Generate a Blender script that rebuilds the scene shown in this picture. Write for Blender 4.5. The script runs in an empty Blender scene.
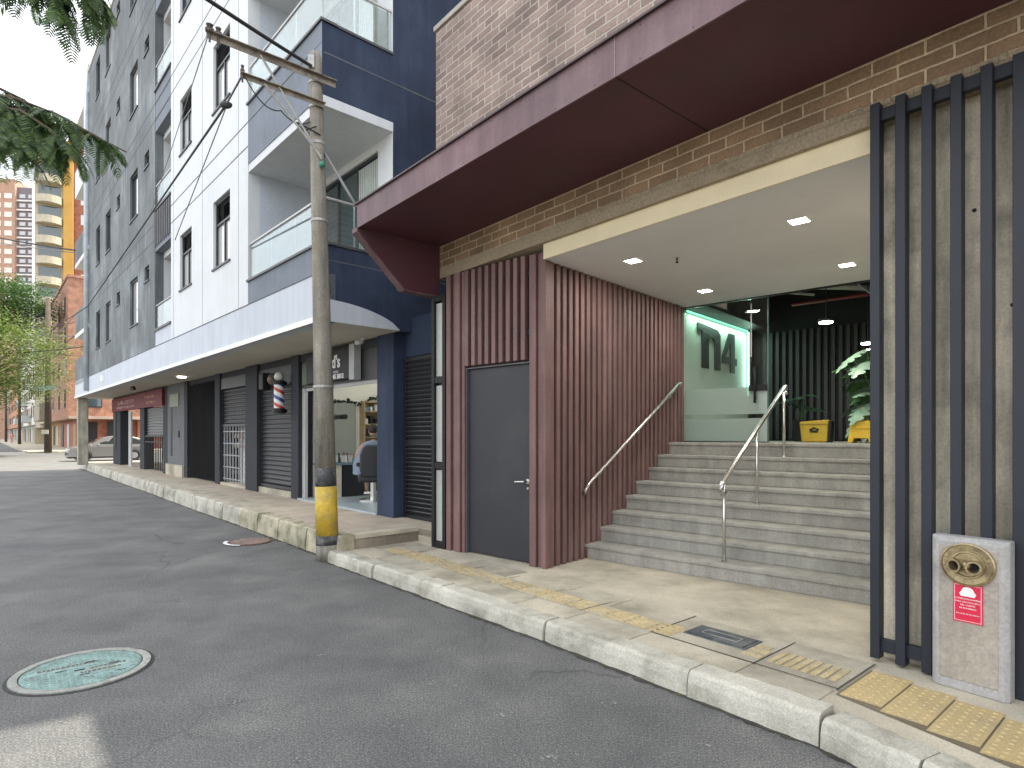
import bpy, bmesh, math, random
from mathutils import Vector, Matrix
random.seed(7)
R = math.radians
scene = bpy.context.scene
COL = scene.collection
PI = math.pi

# ------------------------------------------------------------------ materials
MATS = {}
def _mix(nt, kind='RGBA', blend='MIX'):
    n = nt.nodes.new('ShaderNodeMix'); n.data_type = kind
    if kind == 'RGBA': n.blend_type = blend
    return n
def mat(name, col, rough=0.7, var=0.15, scale=3.0, fine=0.1, fscale=60.0, bump=0.15, bscale=80.0,
        metal=0.0, spec=0.5, streak=0.0, dirt=None, dirt_amt=0.0, dirt_scale=1.3, coat=0.0, sub=None):
    if name in MATS: return MATS[name]
    m = bpy.data.materials.new(name); m.use_nodes = True; MATS[name] = m
    nt = m.node_tree; N = nt.nodes; L = nt.links
    b = N['Principled BSDF']
    b.inputs['Roughness'].default_value = rough
    b.inputs['Metallic'].default_value = metal
    b.inputs['Specular IOR Level'].default_value = spec
    b.inputs['Coat Weight'].default_value = coat
    tc = N.new('ShaderNodeTexCoord')
    def noise(s, det=4, stretch=None, rgh=0.6):
        n = N.new('ShaderNodeTexNoise'); n.inputs['Scale'].default_value = s
        n.inputs['Detail'].default_value = det; n.inputs['Roughness'].default_value = rgh
        if stretch:
            mp = N.new('ShaderNodeMapping'); mp.inputs['Scale'].default_value = stretch
            L.new(tc.outputs['Object'], mp.inputs[0]); L.new(mp.outputs[0], n.inputs['Vector'])
        else: L.new(tc.outputs['Object'], n.inputs['Vector'])
        return n
    def gain(sock, lo, hi, amt):
        mr = N.new('ShaderNodeMapRange'); mr.inputs[1].default_value = lo; mr.inputs[2].default_value = hi
        mr.inputs[3].default_value = 1 - amt; mr.inputs[4].default_value = 1 + amt
        L.new(sock, mr.inputs[0]); return mr.outputs[0]
    val = gain(noise(scale).outputs['Fac'], 0.3, 0.7, var)
    v2 = gain(noise(fscale, 3).outputs['Fac'], 0.3, 0.7, fine)
    mu = N.new('ShaderNodeMath'); mu.operation = 'MULTIPLY'; L.new(val, mu.inputs[0]); L.new(v2, mu.inputs[1])
    v = mu.outputs[0]
    if streak:
        s = gain(noise(2.0, 5, (4.0, 4.0, 0.35)).outputs['Fac'], 0.3, 0.7, streak)
        mu2 = N.new('ShaderNodeMath'); mu2.operation = 'MULTIPLY'; L.new(v, mu2.inputs[0]); L.new(s, mu2.inputs[1]); v = mu2.outputs[0]
    base = N.new('ShaderNodeRGB'); base.outputs[0].default_value = (*col, 1)
    csock = base.outputs[0]
    if dirt:
        dn = noise(dirt_scale, 6)
        mr = N.new('ShaderNodeMapRange'); mr.inputs[1].default_value = 0.48; mr.inputs[2].default_value = 0.68
        mr.inputs[3].default_value = 0; mr.inputs[4].default_value = dirt_amt
        L.new(dn.outputs['Fac'], mr.inputs[0])
        mx = _mix(nt); mx.inputs[7].default_value = (*dirt, 1)
        L.new(mr.outputs[0], mx.inputs[0]); L.new(csock, mx.inputs[6]); csock = mx.outputs[2]
    vm = N.new('ShaderNodeVectorMath'); vm.operation = 'SCALE'
    L.new(csock, vm.inputs[0]); L.new(v, vm.inputs['Scale']); L.new(vm.outputs[0], b.inputs['Base Color'])
    if bump:
        bn = noise(bscale, 4)
        bp = N.new('ShaderNodeBump'); bp.inputs['Strength'].default_value = bump; bp.inputs['Distance'].default_value = 0.01
        L.new(bn.outputs['Fac'], bp.inputs['Height']); L.new(bp.outputs[0], b.inputs['Normal'])
    m['base_node'] = 1
    return m

def brick_mat(name, c1, c2, mortar, bw=0.3, rh=0.09, ms=0.012, axis='xz', bump=0.6, rough=0.85, zoff=0.0, stain=0.25):
    m = bpy.data.materials.new(name); m.use_nodes = True; MATS[name] = m
    nt = m.node_tree; N = nt.nodes; L = nt.links; b = N['Principled BSDF']
    b.inputs['Roughness'].default_value = rough
    tc = N.new('ShaderNodeTexCoord'); sp = N.new('ShaderNodeSeparateXYZ'); cb = N.new('ShaderNodeCombineXYZ')
    L.new(tc.outputs['Object'], sp.inputs[0])
    if axis == 'xz': L.new(sp.outputs['X'], cb.inputs[0])
    elif axis == 'yz': L.new(sp.outputs['Y'], cb.inputs[0])
    else:
        ad = N.new('ShaderNodeMath'); L.new(sp.outputs['X'], ad.inputs[0]); L.new(sp.outputs['Y'], ad.inputs[1]); L.new(ad.outputs[0], cb.inputs[0])
    az = N.new('ShaderNodeMath'); az.inputs[1].default_value = zoff; L.new(sp.outputs['Z'], az.inputs[0]); L.new(az.outputs[0], cb.inputs[1])
    wob = N.new('ShaderNodeTexNoise'); wob.inputs['Scale'].default_value = 9; L.new(cb.outputs[0], wob.inputs['Vector'])
    ws = N.new('ShaderNodeVectorMath'); ws.operation = 'SCALE'; ws.inputs['Scale'].default_value = 0.012
    L.new(wob.outputs['Color'], ws.inputs[0])
    wa = N.new('ShaderNodeVectorMath'); L.new(cb.outputs[0], wa.inputs[0]); L.new(ws.outputs[0], wa.inputs[1])
    br = N.new('ShaderNodeTexBrick'); br.inputs['Scale'].default_value = 1
    br.inputs['Brick Width'].default_value = bw; br.inputs['Row Height'].default_value = rh
    br.inputs['Mortar Size'].default_value = ms; br.inputs['Mortar Smooth'].default_value = 0.35
    br.inputs['Color1'].default_value = (*c1, 1); br.inputs['Color2'].default_value = (*c2, 1); br.inputs['Mortar'].default_value = (*mortar, 1)
    L.new(wa.outputs[0], br.inputs['Vector'])
    n1 = N.new('ShaderNodeTexNoise'); n1.inputs['Scale'].default_value = 2.2; n1.inputs['Detail'].default_value = 8; L.new(tc.outputs['Object'], n1.inputs['Vector'])
    n2 = N.new('ShaderNodeTexNoise'); n2.inputs['Scale'].default_value = 45; n2.inputs['Detail'].default_value = 4; L.new(tc.outputs['Object'], n2.inputs['Vector'])
    mr = N.new('ShaderNodeMapRange'); mr.inputs[1].default_value = .3; mr.inputs[2].default_value = .7; mr.inputs[3].default_value = 1 - stain; mr.inputs[4].default_value = 1 + stain
    L.new(n1.outputs['Fac'], mr.inputs[0])
    mr2 = N.new('ShaderNodeMapRange'); mr2.inputs[1].default_value = .3; mr2.inputs[2].default_value = .7; mr2.inputs[3].default_value = .8; mr2.inputs[4].default_value = 1.2
    L.new(n2.outputs['Fac'], mr2.inputs[0])
    mu = N.new('ShaderNodeMath'); mu.operation = 'MULTIPLY'; L.new(mr.outputs[0], mu.inputs[0]); L.new(mr2.outputs[0], mu.inputs[1])
    vm = N.new('ShaderNodeVectorMath'); vm.operation = 'SCALE'; L.new(br.outputs['Color'], vm.inputs[0]); L.new(mu.outputs[0], vm.inputs['Scale'])
    L.new(vm.outputs[0], b.inputs['Base Color'])
    inv = N.new('ShaderNodeMath'); inv.operation = 'MULTIPLY_ADD'; inv.inputs[1].default_value = -1.0; inv.inputs[2].default_value = 1.0
    L.new(br.outputs['Fac'], inv.inputs[0])
    ad2 = N.new('ShaderNodeMath'); ad2.operation = 'MULTIPLY_ADD'; ad2.inputs[1].default_value = 0.35; L.new(n2.outputs['Fac'], ad2.inputs[0]); L.new(inv.outputs[0], ad2.inputs[2])
    bp = N.new('ShaderNodeBump'); bp.inputs['Strength'].default_value = bump; bp.inputs['Distance'].default_value = 0.02
    L.new(ad2.outputs[0], bp.inputs['Height']); L.new(bp.outputs[0], b.inputs['Normal'])
    return m

def emis(name, col, s):
    m = bpy.data.materials.new(name); m.use_nodes = True; MATS[name] = m
    b = m.node_tree.nodes['Principled BSDF']
    b.inputs['Base Color'].default_value = (*col, 1)
    b.inputs['Emission Color'].default_value = (*col, 1); b.inputs['Emission Strength'].default_value = s
    return m

def glass(name, tint=(0.85, 0.93, 0.9), refl=0.12, rough=0.02, frost=0.0, mx_=.6):
    m = bpy.data.materials.new(name); m.use_nodes = True; MATS[name] = m
    nt = m.node_tree; N = nt.nodes; L = nt.links; N.clear()
    out = N.new('ShaderNodeOutputMaterial'); tr = N.new('ShaderNodeBsdfTransparent'); tr.inputs[0].default_value = (*tint, 1)
    gl = N.new('ShaderNodeBsdfGlossy'); gl.inputs['Roughness'].default_value = rough
    lw = N.new('ShaderNodeLayerWeight'); lw.inputs[0].default_value = 0.35
    mr = N.new('ShaderNodeMapRange'); mr.inputs[3].default_value = refl; mr.inputs[4].default_value = mx_
    L.new(lw.outputs['Fresnel'], mr.inputs[0])
    mx = N.new('ShaderNodeMixShader'); L.new(mr.outputs[0], mx.inputs[0])
    src = tr.outputs[0]
    if frost:
        df = N.new('ShaderNodeBsdfDiffuse'); df.inputs[0].default_value = (*tint, 1)
        tl = N.new('ShaderNodeBsdfTranslucent'); tl.inputs[0].default_value = (*tint, 1)
        m1 = N.new('ShaderNodeMixShader'); m1.inputs[0].default_value = .5; L.new(df.outputs[0], m1.inputs[1]); L.new(tl.outputs[0], m1.inputs[2])
        m2 = N.new('ShaderNodeMixShader'); m2.inputs[0].default_value = frost; L.new(tr.outputs[0], m2.inputs[1]); L.new(m1.outputs[0], m2.inputs[2]); src = m2.outputs[0]
    L.new(src, mx.inputs[1]); L.new(gl.outputs[0], mx.inputs[2]); L.new(mx.outputs[0], out.inputs[0])
    return m

def window_glass(name, col=(0.02, 0.025, 0.03), rough=0.04, spec=0.8):
    m = bpy.data.materials.new(name); m.use_nodes = True; MATS[name] = m
    b = m.node_tree.nodes['Principled BSDF']; b.inputs['Base Color'].default_value = (*col, 1)
    b.inputs['Roughness'].default_value = rough; b.inputs['Specular IOR Level'].default_value = spec
    b.inputs['Coat Weight'].default_value = 0.6
    return m

# asphalt
def asphalt():
    m = bpy.data.materials.new('asphalt'); m.use_nodes = True
    nt = m.node_tree; N = nt.nodes; L = nt.links; b = N['Principled BSDF']
    b.inputs['Roughness'].default_value = 0.75
    b.inputs['Specular IOR Level'].default_value = 0.55
    tc = N.new('ShaderNodeTexCoord')
    def noise(s, d=4, r=.6, st=None):
        n = N.new('ShaderNodeTexNoise'); n.inputs['Scale'].default_value = s; n.inputs['Detail'].default_value = d; n.inputs['Roughness'].default_value = r
        if st:
            mp = N.new('ShaderNodeMapping'); mp.inputs['Rotation'].default_value = (0, 0, R(49.8)); mp.inputs['Scale'].default_value = st
            L.new(tc.outputs['Object'], mp.inputs[0]); L.new(mp.outputs[0], n.inputs['Vector'])
        else: L.new(tc.outputs['Object'], n.inputs['Vector'])
        return n.outputs['Fac']
    def ramp(s, stops):
        r = N.new('ShaderNodeValToRGB'); L.new(s, r.inputs[0]); e = r.color_ramp.elements
        e[0].position, e[0].color = stops[0][0], (*stops[0][1], 1); e[1].position, e[1].color = stops[-1][0], (*stops[-1][1], 1)
        for p, c in stops[1:-1]: q = e.new(p); q.color = (*c, 1)
        return r.outputs[0]
    def mul(a, c):
        x = _mix(nt, 'RGBA', 'MULTIPLY'); x.inputs[0].default_value = 1; L.new(a, x.inputs[6]); L.new(c, x.inputs[7]); return x.outputs[2]
    base = ramp(noise(1.1, 7, .62), [(.28, (.068, .070, .070)), (.46, (.100, .101, .100)), (.56, (.118, .118, .115)), (.74, (.17, .168, .158))])
    tracks = ramp(noise(.9, 4, .6, (.25, 1.6, 1)), [(.35, (.93, .93, .93)), (.65, (1.08, 1.08, 1.07))])
    grit = ramp(noise(95, 3, .8), [(.32, (.32, .32, .32)), (.52, (1, 1, 1)), (.68, (2.3, 2.27, 2.18))])
    grit2 = ramp(noise(48, 3, .7), [(.3, (.75, .75, .75)), (.7, (1.3, 1.3, 1.3))])
    c = mul(mul(mul(base, tracks), grit), grit2)
    vo = N.new('ShaderNodeTexVoronoi'); vo.inputs['Scale'].default_value = 75; L.new(tc.outputs['Object'], vo.inputs['Vector'])
    sepc = N.new('ShaderNodeSeparateColor'); L.new(vo.outputs['Color'], sepc.inputs[0])
    gt = N.new('ShaderNodeMath'); gt.operation = 'GREATER_THAN'; gt.inputs[1].default_value = .988; L.new(sepc.outputs[0], gt.inputs[0])
    lt = N.new('ShaderNodeMath'); lt.operation = 'LESS_THAN'; lt.inputs[1].default_value = .35; L.new(vo.outputs['Distance'], lt.inputs[0])
    mm = N.new('ShaderNodeMath'); mm.operation = 'MULTIPLY'; L.new(gt.outputs[0], mm.inputs[0]); L.new(lt.outputs[0], mm.inputs[1])
    mx = _mix(nt); mx.inputs[7].default_value = (.24, .235, .22, 1); L.new(mm.outputs[0], mx.inputs[0]); L.new(c, mx.inputs[6])
    # faint pale scuffs
    sc = N.new('ShaderNodeMapRange'); sc.inputs[1].default_value = .66; sc.inputs[2].default_value = .74; sc.inputs[4].default_value = .55
    L.new(noise(3.1, 9, .75), sc.inputs[0])
    mx2 = _mix(nt); mx2.inputs[7].default_value = (.15, .15, .14, 1); L.new(sc.outputs[0], mx2.inputs[0]); L.new(mx.outputs[2], mx2.inputs[6])
    # cracks
    vc = N.new('ShaderNodeTexVoronoi'); vc.feature = 'DISTANCE_TO_EDGE'; vc.inputs['Scale'].default_value = .42
    wn = N.new('ShaderNodeTexNoise'); wn.inputs['Scale'].default_value = 2.5; wn.inputs['Detail'].default_value = 6; L.new(tc.outputs['Object'], wn.inputs['Vector'])
    wv = N.new('ShaderNodeVectorMath'); wv.operation = 'SCALE'; wv.inputs['Scale'].default_value = .5; L.new(wn.outputs['Color'], wv.inputs[0])
    wd = N.new('ShaderNodeVectorMath'); L.new(tc.outputs['Object'], wd.inputs[0]); L.new(wv.outputs[0], wd.inputs[1]); L.new(wd.outputs[0], vc.inputs['Vector'])
    cr = N.new('ShaderNodeMapRange'); cr.inputs[1].default_value = .002; cr.inputs[2].default_value = .008; cr.inputs[3].default_value = .5; cr.inputs[4].default_value = 0
    L.new(vc.outputs['Distance'], cr.inputs[0])
    ms = N.new('ShaderNodeMapRange'); ms.inputs[1].default_value = .5; ms.inputs[2].default_value = .6; L.new(noise(.35, 2), ms.inputs[0])
    cm = N.new('ShaderNodeMath'); cm.operation = 'MULTIPLY'; L.new(cr.outputs[0], cm.inputs[0]); L.new(ms.outputs[0], cm.inputs[1])
    mx3 = _mix(nt); mx3.inputs[7].default_value = (.02, .02, .02, 1); L.new(cm.outputs[0], mx3.inputs[0]); L.new(mx2.outputs[2], mx3.inputs[6])
    L.new(mx3.outputs[2], b.inputs['Base Color'])
    bp = N.new('ShaderNodeBump'); bp.inputs['Strength'].default_value = .7; bp.inputs['Distance'].default_value = .006
    L.new(noise(110, 4, .75), bp.inputs['Height'])
    bp2 = N.new('ShaderNodeBump'); bp2.inputs['Strength'].default_value = .5; bp2.inputs['Distance'].default_value = .03
    L.new(noise(2.2, 4, .5), bp2.inputs['Height']); L.new(bp.outputs[0], bp2.inputs['Normal'])
    L.new(bp2.outputs[0], b.inputs['Normal'])
    return m

ASPHALT = asphalt()
CONC = mat('pavement_concrete', (.46, .415, .325), .9, .22, 1.6, .18, 90, .35, 60, dirt=(.2, .185, .13), dirt_amt=.75, dirt_scale=1.1)
CONC2 = mat('slab_concrete', (.40, .365, .29), .9, .25, 2.3, .2, 110, .4, 70, dirt=(.17, .155, .115), dirt_amt=.7, dirt_scale=1.7)
KERB = mat('kerb_concrete', (.45, .43, .365), .9, .22, 2.2, .2, 90, .5, 45, dirt=(.20, .19, .14), dirt_amt=.85, dirt_scale=2.6)
KERBD = mat('old_kerb_concrete', (.42, .38, .28), .9, .3, 3, .25, 60, .9, 30, dirt=(.12, .13, .06), dirt_amt=.85, dirt_scale=2.8)
TERRA = mat('worn_terracotta_paving', (.42, .35, .275), .9, .22, 2.2, .2, 60, .4, 40, dirt=(.46, .42, .33), dirt_amt=.75, dirt_scale=1.6)
STAIR = mat('stair_concrete', (.33, .32, .285), .8, .2, 1.6, .2, 80, .3, 60, streak=.15, dirt=(.20, .195, .175), dirt_amt=.6, dirt_scale=1.5)
TILE = mat('tactile_yellow', (.50, .385, .19), .85, .16, 4, .15, 80, .3, 60, dirt=(.30, .25, .15), dirt_amt=.7, dirt_scale=4)
GROOVE = mat('dark_joint', (.06, .055, .045), .95, .2)
YELLOW_FADED = mat('faded_yellow_bar', (.47, .375, .20), .85, .2, 5, .2, 50, .3, dirt=(.38, .33, .235), dirt_amt=.7, dirt_scale=1.6)
IRONC = mat('cast_iron_cover', (.07, .08, .09), .6, .3, 6, .2, 90, .5, 60, metal=.3, dirt=(.16, .155, .14), dirt_amt=.6, dirt_scale=8)
MANHOLE = mat('pale_green_manhole', (.23, .34, .32), .75, .25, 7, .25, 70, .6, 50, dirt=(.14, .16, .14), dirt_amt=.7, dirt_scale=9)
MANRIM = mat('manhole_rim', (.30, .31, .28), .8, .3, 8, .25, 70, .5, 50, dirt=(.15, .15, .13), dirt_amt=.6, dirt_scale=7)
RUST = mat('rusty_iron', (.12, .06, .045), .85, .4, 12, .2, 60, .4)
PURPLE = mat('mauve_metal', (.125, .068, .078), .5, .2, 1.5, .08, 60, .08, 60, streak=.22, dirt=(.19, .125, .13), dirt_amt=.6, dirt_scale=1.8)
MAROON = mat('maroon_soffit', (.082, .024, .036), .6, .16, 1.3, .06, 60, .06, dirt=(.06, .03, .034), dirt_amt=.7, dirt_scale=2.2)
SLATP = mat('mauve_slat', (.165, .092, .086), .6, .18, 1.5, .1, 50, .12, 60, streak=.28, dirt=(.20, .13, .12), dirt_amt=.5)
SLATB = mat('slat_backing', (.028, .014, .015), .8, .1)
BRICKU = brick_mat('long_brown_brick', (.30, .225, .190), (.19, .135, .12), (.43, .38, .34), .27, .092, .011, 'xz', 1.0)
BRICKS = brick_mat('side_brown_brick', (.30, .225, .195), (.22, .16, .145), (.36, .31, .28), .27, .092, .010, 'yz', .9)
BRICKL = brick_mat('olive_brown_brick', (.29, .19, .115), (.20, .13, .08), (.52, .42, .29), .30, .093, .010, 'xz', 1.0, zoff=.032)
STUCCO = mat('rough_stucco', (.33, .27, .19), .9, .3, 5, .25, 50, 1.0, 30, dirt=(.20, .16, .11), dirt_amt=.8, dirt_scale=5)
CREAM = mat('cream_paint', (.78, .68, .47), .8, .08, 2, .04, 60, .1)
CEIL = mat('grey_white_ceiling', (.76, .75, .77), .8, .05, 1, .03)
DOORG = mat('charcoal_door', (.024, .025, .030), .5, .1, 1.5, .08, 120, .05, 200, dirt=(.05, .05, .05), dirt_amt=.5)
STEEL = mat('stainless', (.62, .61, .59), .28, .06, 5, .05, 80, .02, metal=1)
NAVYM = mat('navy_metal', (.017, .021, .031), .48, .15, 2, .08, 80, .06, spec=.4)
BOARD = mat('board_marked_concrete', (.60, .55, .43), .85, .2, 2.0, .15, 60, .5, 50, streak=.45, dirt=(.19, .18, .14), dirt_amt=.7, dirt_scale=3)
HYD = mat('cast_cement_box', (.35, .31, .26), .7, .18, 4, .15, 60, .3, 50, streak=.12, dirt=(.22, .20, .19), dirt_amt=.7, dirt_scale=4.5)
HYDR = mat('grey_cement_rim', (.37, .36, .35), .7, .18, 4, .15, 60, .3, 50, dirt=(.27, .25, .25), dirt_amt=.6, dirt_scale=4.5)
BRASS = mat('dull_brass', (.42, .34, .20), .42, .2, 12, .15, 60, .2, metal=.75, dirt=(.18, .13, .08), dirt_amt=.6, dirt_scale=14)
REDS = mat('red_sticker', (.62, .015, .06), .45, .04)
WHT = mat('white_ink', (.8, .8, .78), .5, .02, fine=.02)
PINK = mat('pink_border', (.75, .4, .42), .5, .02)
WALLW = mat('white_render', (.63, .655, .68), .85, .05, .9, .03, 50, .12, 60, streak=.04)
FASC = mat('pale_blue_white_fascia', (.50, .54, .60), .8, .06, .9, .03, 50, .08, 60, streak=.06)
WALLG = mat('mottled_hazy_render', (.125, .14, .148), .85, .28, .5, .08, 30, .12, 60, streak=.3, dirt=(.30, .33, .35), dirt_amt=.7, dirt_scale=.45)  # mottling; the pale dirt tone paints in reflected light and haze
BAND = mat('blue_grey_render', (.17, .195, .235), .85, .14, 1.2, .05, 50, .12, 60, streak=.08)
NAVY = mat('navy_render', (.020, .033, .068), .85, .22, .9, .08, 40, .2, 50, streak=.2, dirt=(.035, .05, .085), dirt_amt=.7, dirt_scale=.9)
SHOPG = mat('charcoal_wall', (.022, .025, .031), .8, .15, 1.5, .08, 60, .12)
SHUT = mat('dark_shutter', (.042, .042, .044), .5, .12, 2, .06, 60, .05, metal=.2, streak=.2)
BLACKM = mat('black_metal', (.014, .014, .016), .55, .15, 2, .05, 60, .03, spec=.3)
SOFF = mat('beige_soffit', (.58, .55, .48), .85, .07, 1, .03, 60, .05)
POLE = mat('weathered_pole', (.22, .205, .175), .9, .2, 3, .2, 60, .5, 40, streak=.45, dirt=(.16, .14, .10), dirt_amt=.7, dirt_scale=2)
POLEY = mat('yellow_band_paint', (.55, .37, .035), .7, .2, 9, .15, 60, .3, 40, dirt=(.3, .25, .13), dirt_amt=.8, dirt_scale=6)
POLEK = mat('black_band_paint', (.045, .05, .055), .7, .3, 9, .2, 60, .3, 40, dirt=(.25, .24, .2), dirt_amt=.7, dirt_scale=8)
GALV = mat('galvanised_steel', (.36, .36, .35), .55, .2, 8, .1, 60, .1, metal=.5)
ARMM = mat('rusty_galvanised_arm', (.26, .23, .19), .65, .3, 9, .2, 60, .3, metal=.3, dirt=(.13, .09, .06), dirt_amt=.7, dirt_scale=8)
CABLE = mat('black_cable', (.02, .02, .02), .6, .05)
CABLEG = mat('grey_cable', (.16, .16, .16), .6, .05)
FRAMEB = mat('dark_window_frame', (.028, .03, .034), .45, .05)
WGL = window_glass('dark_glass')
WGL2 = window_glass('curtained_glass', (.48, .49, .49), .08, .6)
WGL3 = window_glass('bluish_glass', (.05, .075, .08), .05, .8)
CLEAR = glass('clear_glass', (.93, .97, .95), .03, mx_=.35)
RAILGL = glass('railing_glass', (.86, .92, .91), .10, mx_=.45)
FROST = glass('frosted_glass', (.78, .88, .83), .10, .12, frost=.55)
WHITEP = mat('white_paint', (.78, .78, .76), .6, .03)
GREYP = mat('grey_panel', (.42, .43, .42), .6, .08)
DARKINT = mat('black_interior', (.012, .012, .014), .7, .1)
DARKRIB = mat('dark_rib', (.045, .043, .045), .6, .1)
GREENLITW = mat('green_lit_panel', (.60, .68, .62), .55, .04)  # white panel with the green LED light mixed into its base colour
LETTER = mat('dark_letter', (.012, .022, .02), .4, .04)
REDPIPE = mat('red_pipe', (.22, .025, .025), .5, .1)
YEL = mat('yellow_plastic', (.72, .47, .02), .45, .08)
YELB = mat('yellow_fabric_bag', (.50, .34, .03), .7, .12)
LEAFM = mat('monstera_leaf', (.09, .22, .06), .4, .25, 6)
LEAFM2 = mat('pale_monstera_leaf', (.22, .34, .24), .4, .25, 6)
LIT = emis('lamp_lit', (1, .96, .88), 10)
LIT2 = emis('lamp_lit_inside', (1, .98, .94), 12)
LED = emis('green_led', (.30, 1.0, .62), 1.0)
LEDV = emis('green_white_led', (.5, 1.0, .78), 1.3)
SKIN = mat('skin', (.42, .25, .17), .6, .05)
HAIR = mat('dark_hair', (.02, .015, .012), .6, .1)
CAPE = mat('grey_blue_cape', (.20, .25, .33), .8, .12)
LEATHER = mat('black_leather', (.015, .016, .02), .35, .1)
SILVER = mat('silver_car_paint', (.27, .26, .245), .28, .02, metal=.55, coat=.6)
TYRE = mat('tyre_rubber', (.02, .02, .02), .85, .1)
REDSIGN = mat('dark_red_sign', (.15, .014, .016), .6, .1, spec=.25)
ORANGE_T = mat('faded_orange_ink', (.45, .22, .08), .6, .1)
BARK = mat('tree_bark', (.12, .09, .065), .95, .3, 6, .3, 40, .8, 20)

def leaf_mat(name, c1, c2):
    m = bpy.data.materials.new(name); m.use_nodes = True
    nt = m.node_tree; N = nt.nodes; L = nt.links; b = N['Principled BSDF']
    b.inputs['Roughness'].default_value = .5
    g = N.new('ShaderNodeNewGeometry'); cr = N.new('ShaderNodeValToRGB')
    cr.color_ramp.elements[0].color = (*c1, 1); cr.color_ramp.elements[1].color = (*c2, 1)
    L.new(g.outputs['Random Per Island'], cr.inputs[0]); L.new(cr.outputs[0], b.inputs['Base Color'])
    tl = N.new('ShaderNodeBsdfTranslucent'); L.new(cr.outputs[0], tl.inputs[0])
    mx = N.new('ShaderNodeMixShader'); mx.inputs[0].default_value = .35
    L.new(b.outputs[0], mx.inputs[1]); L.new(tl.outputs[0], mx.inputs[2]); L.new(mx.outputs[0], N['Material Output'].inputs[0])
    return m
FROND = leaf_mat('fern_leaflet', (.022, .055, .024), (.12, .20, .05))
LEAF_D = leaf_mat('dark_green_leaf', (.035, .09, .025), (.09, .17, .04))
LEAF_Y = leaf_mat('yellow_green_leaf', (.06, .11, .02), (.22, .28, .06))

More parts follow.
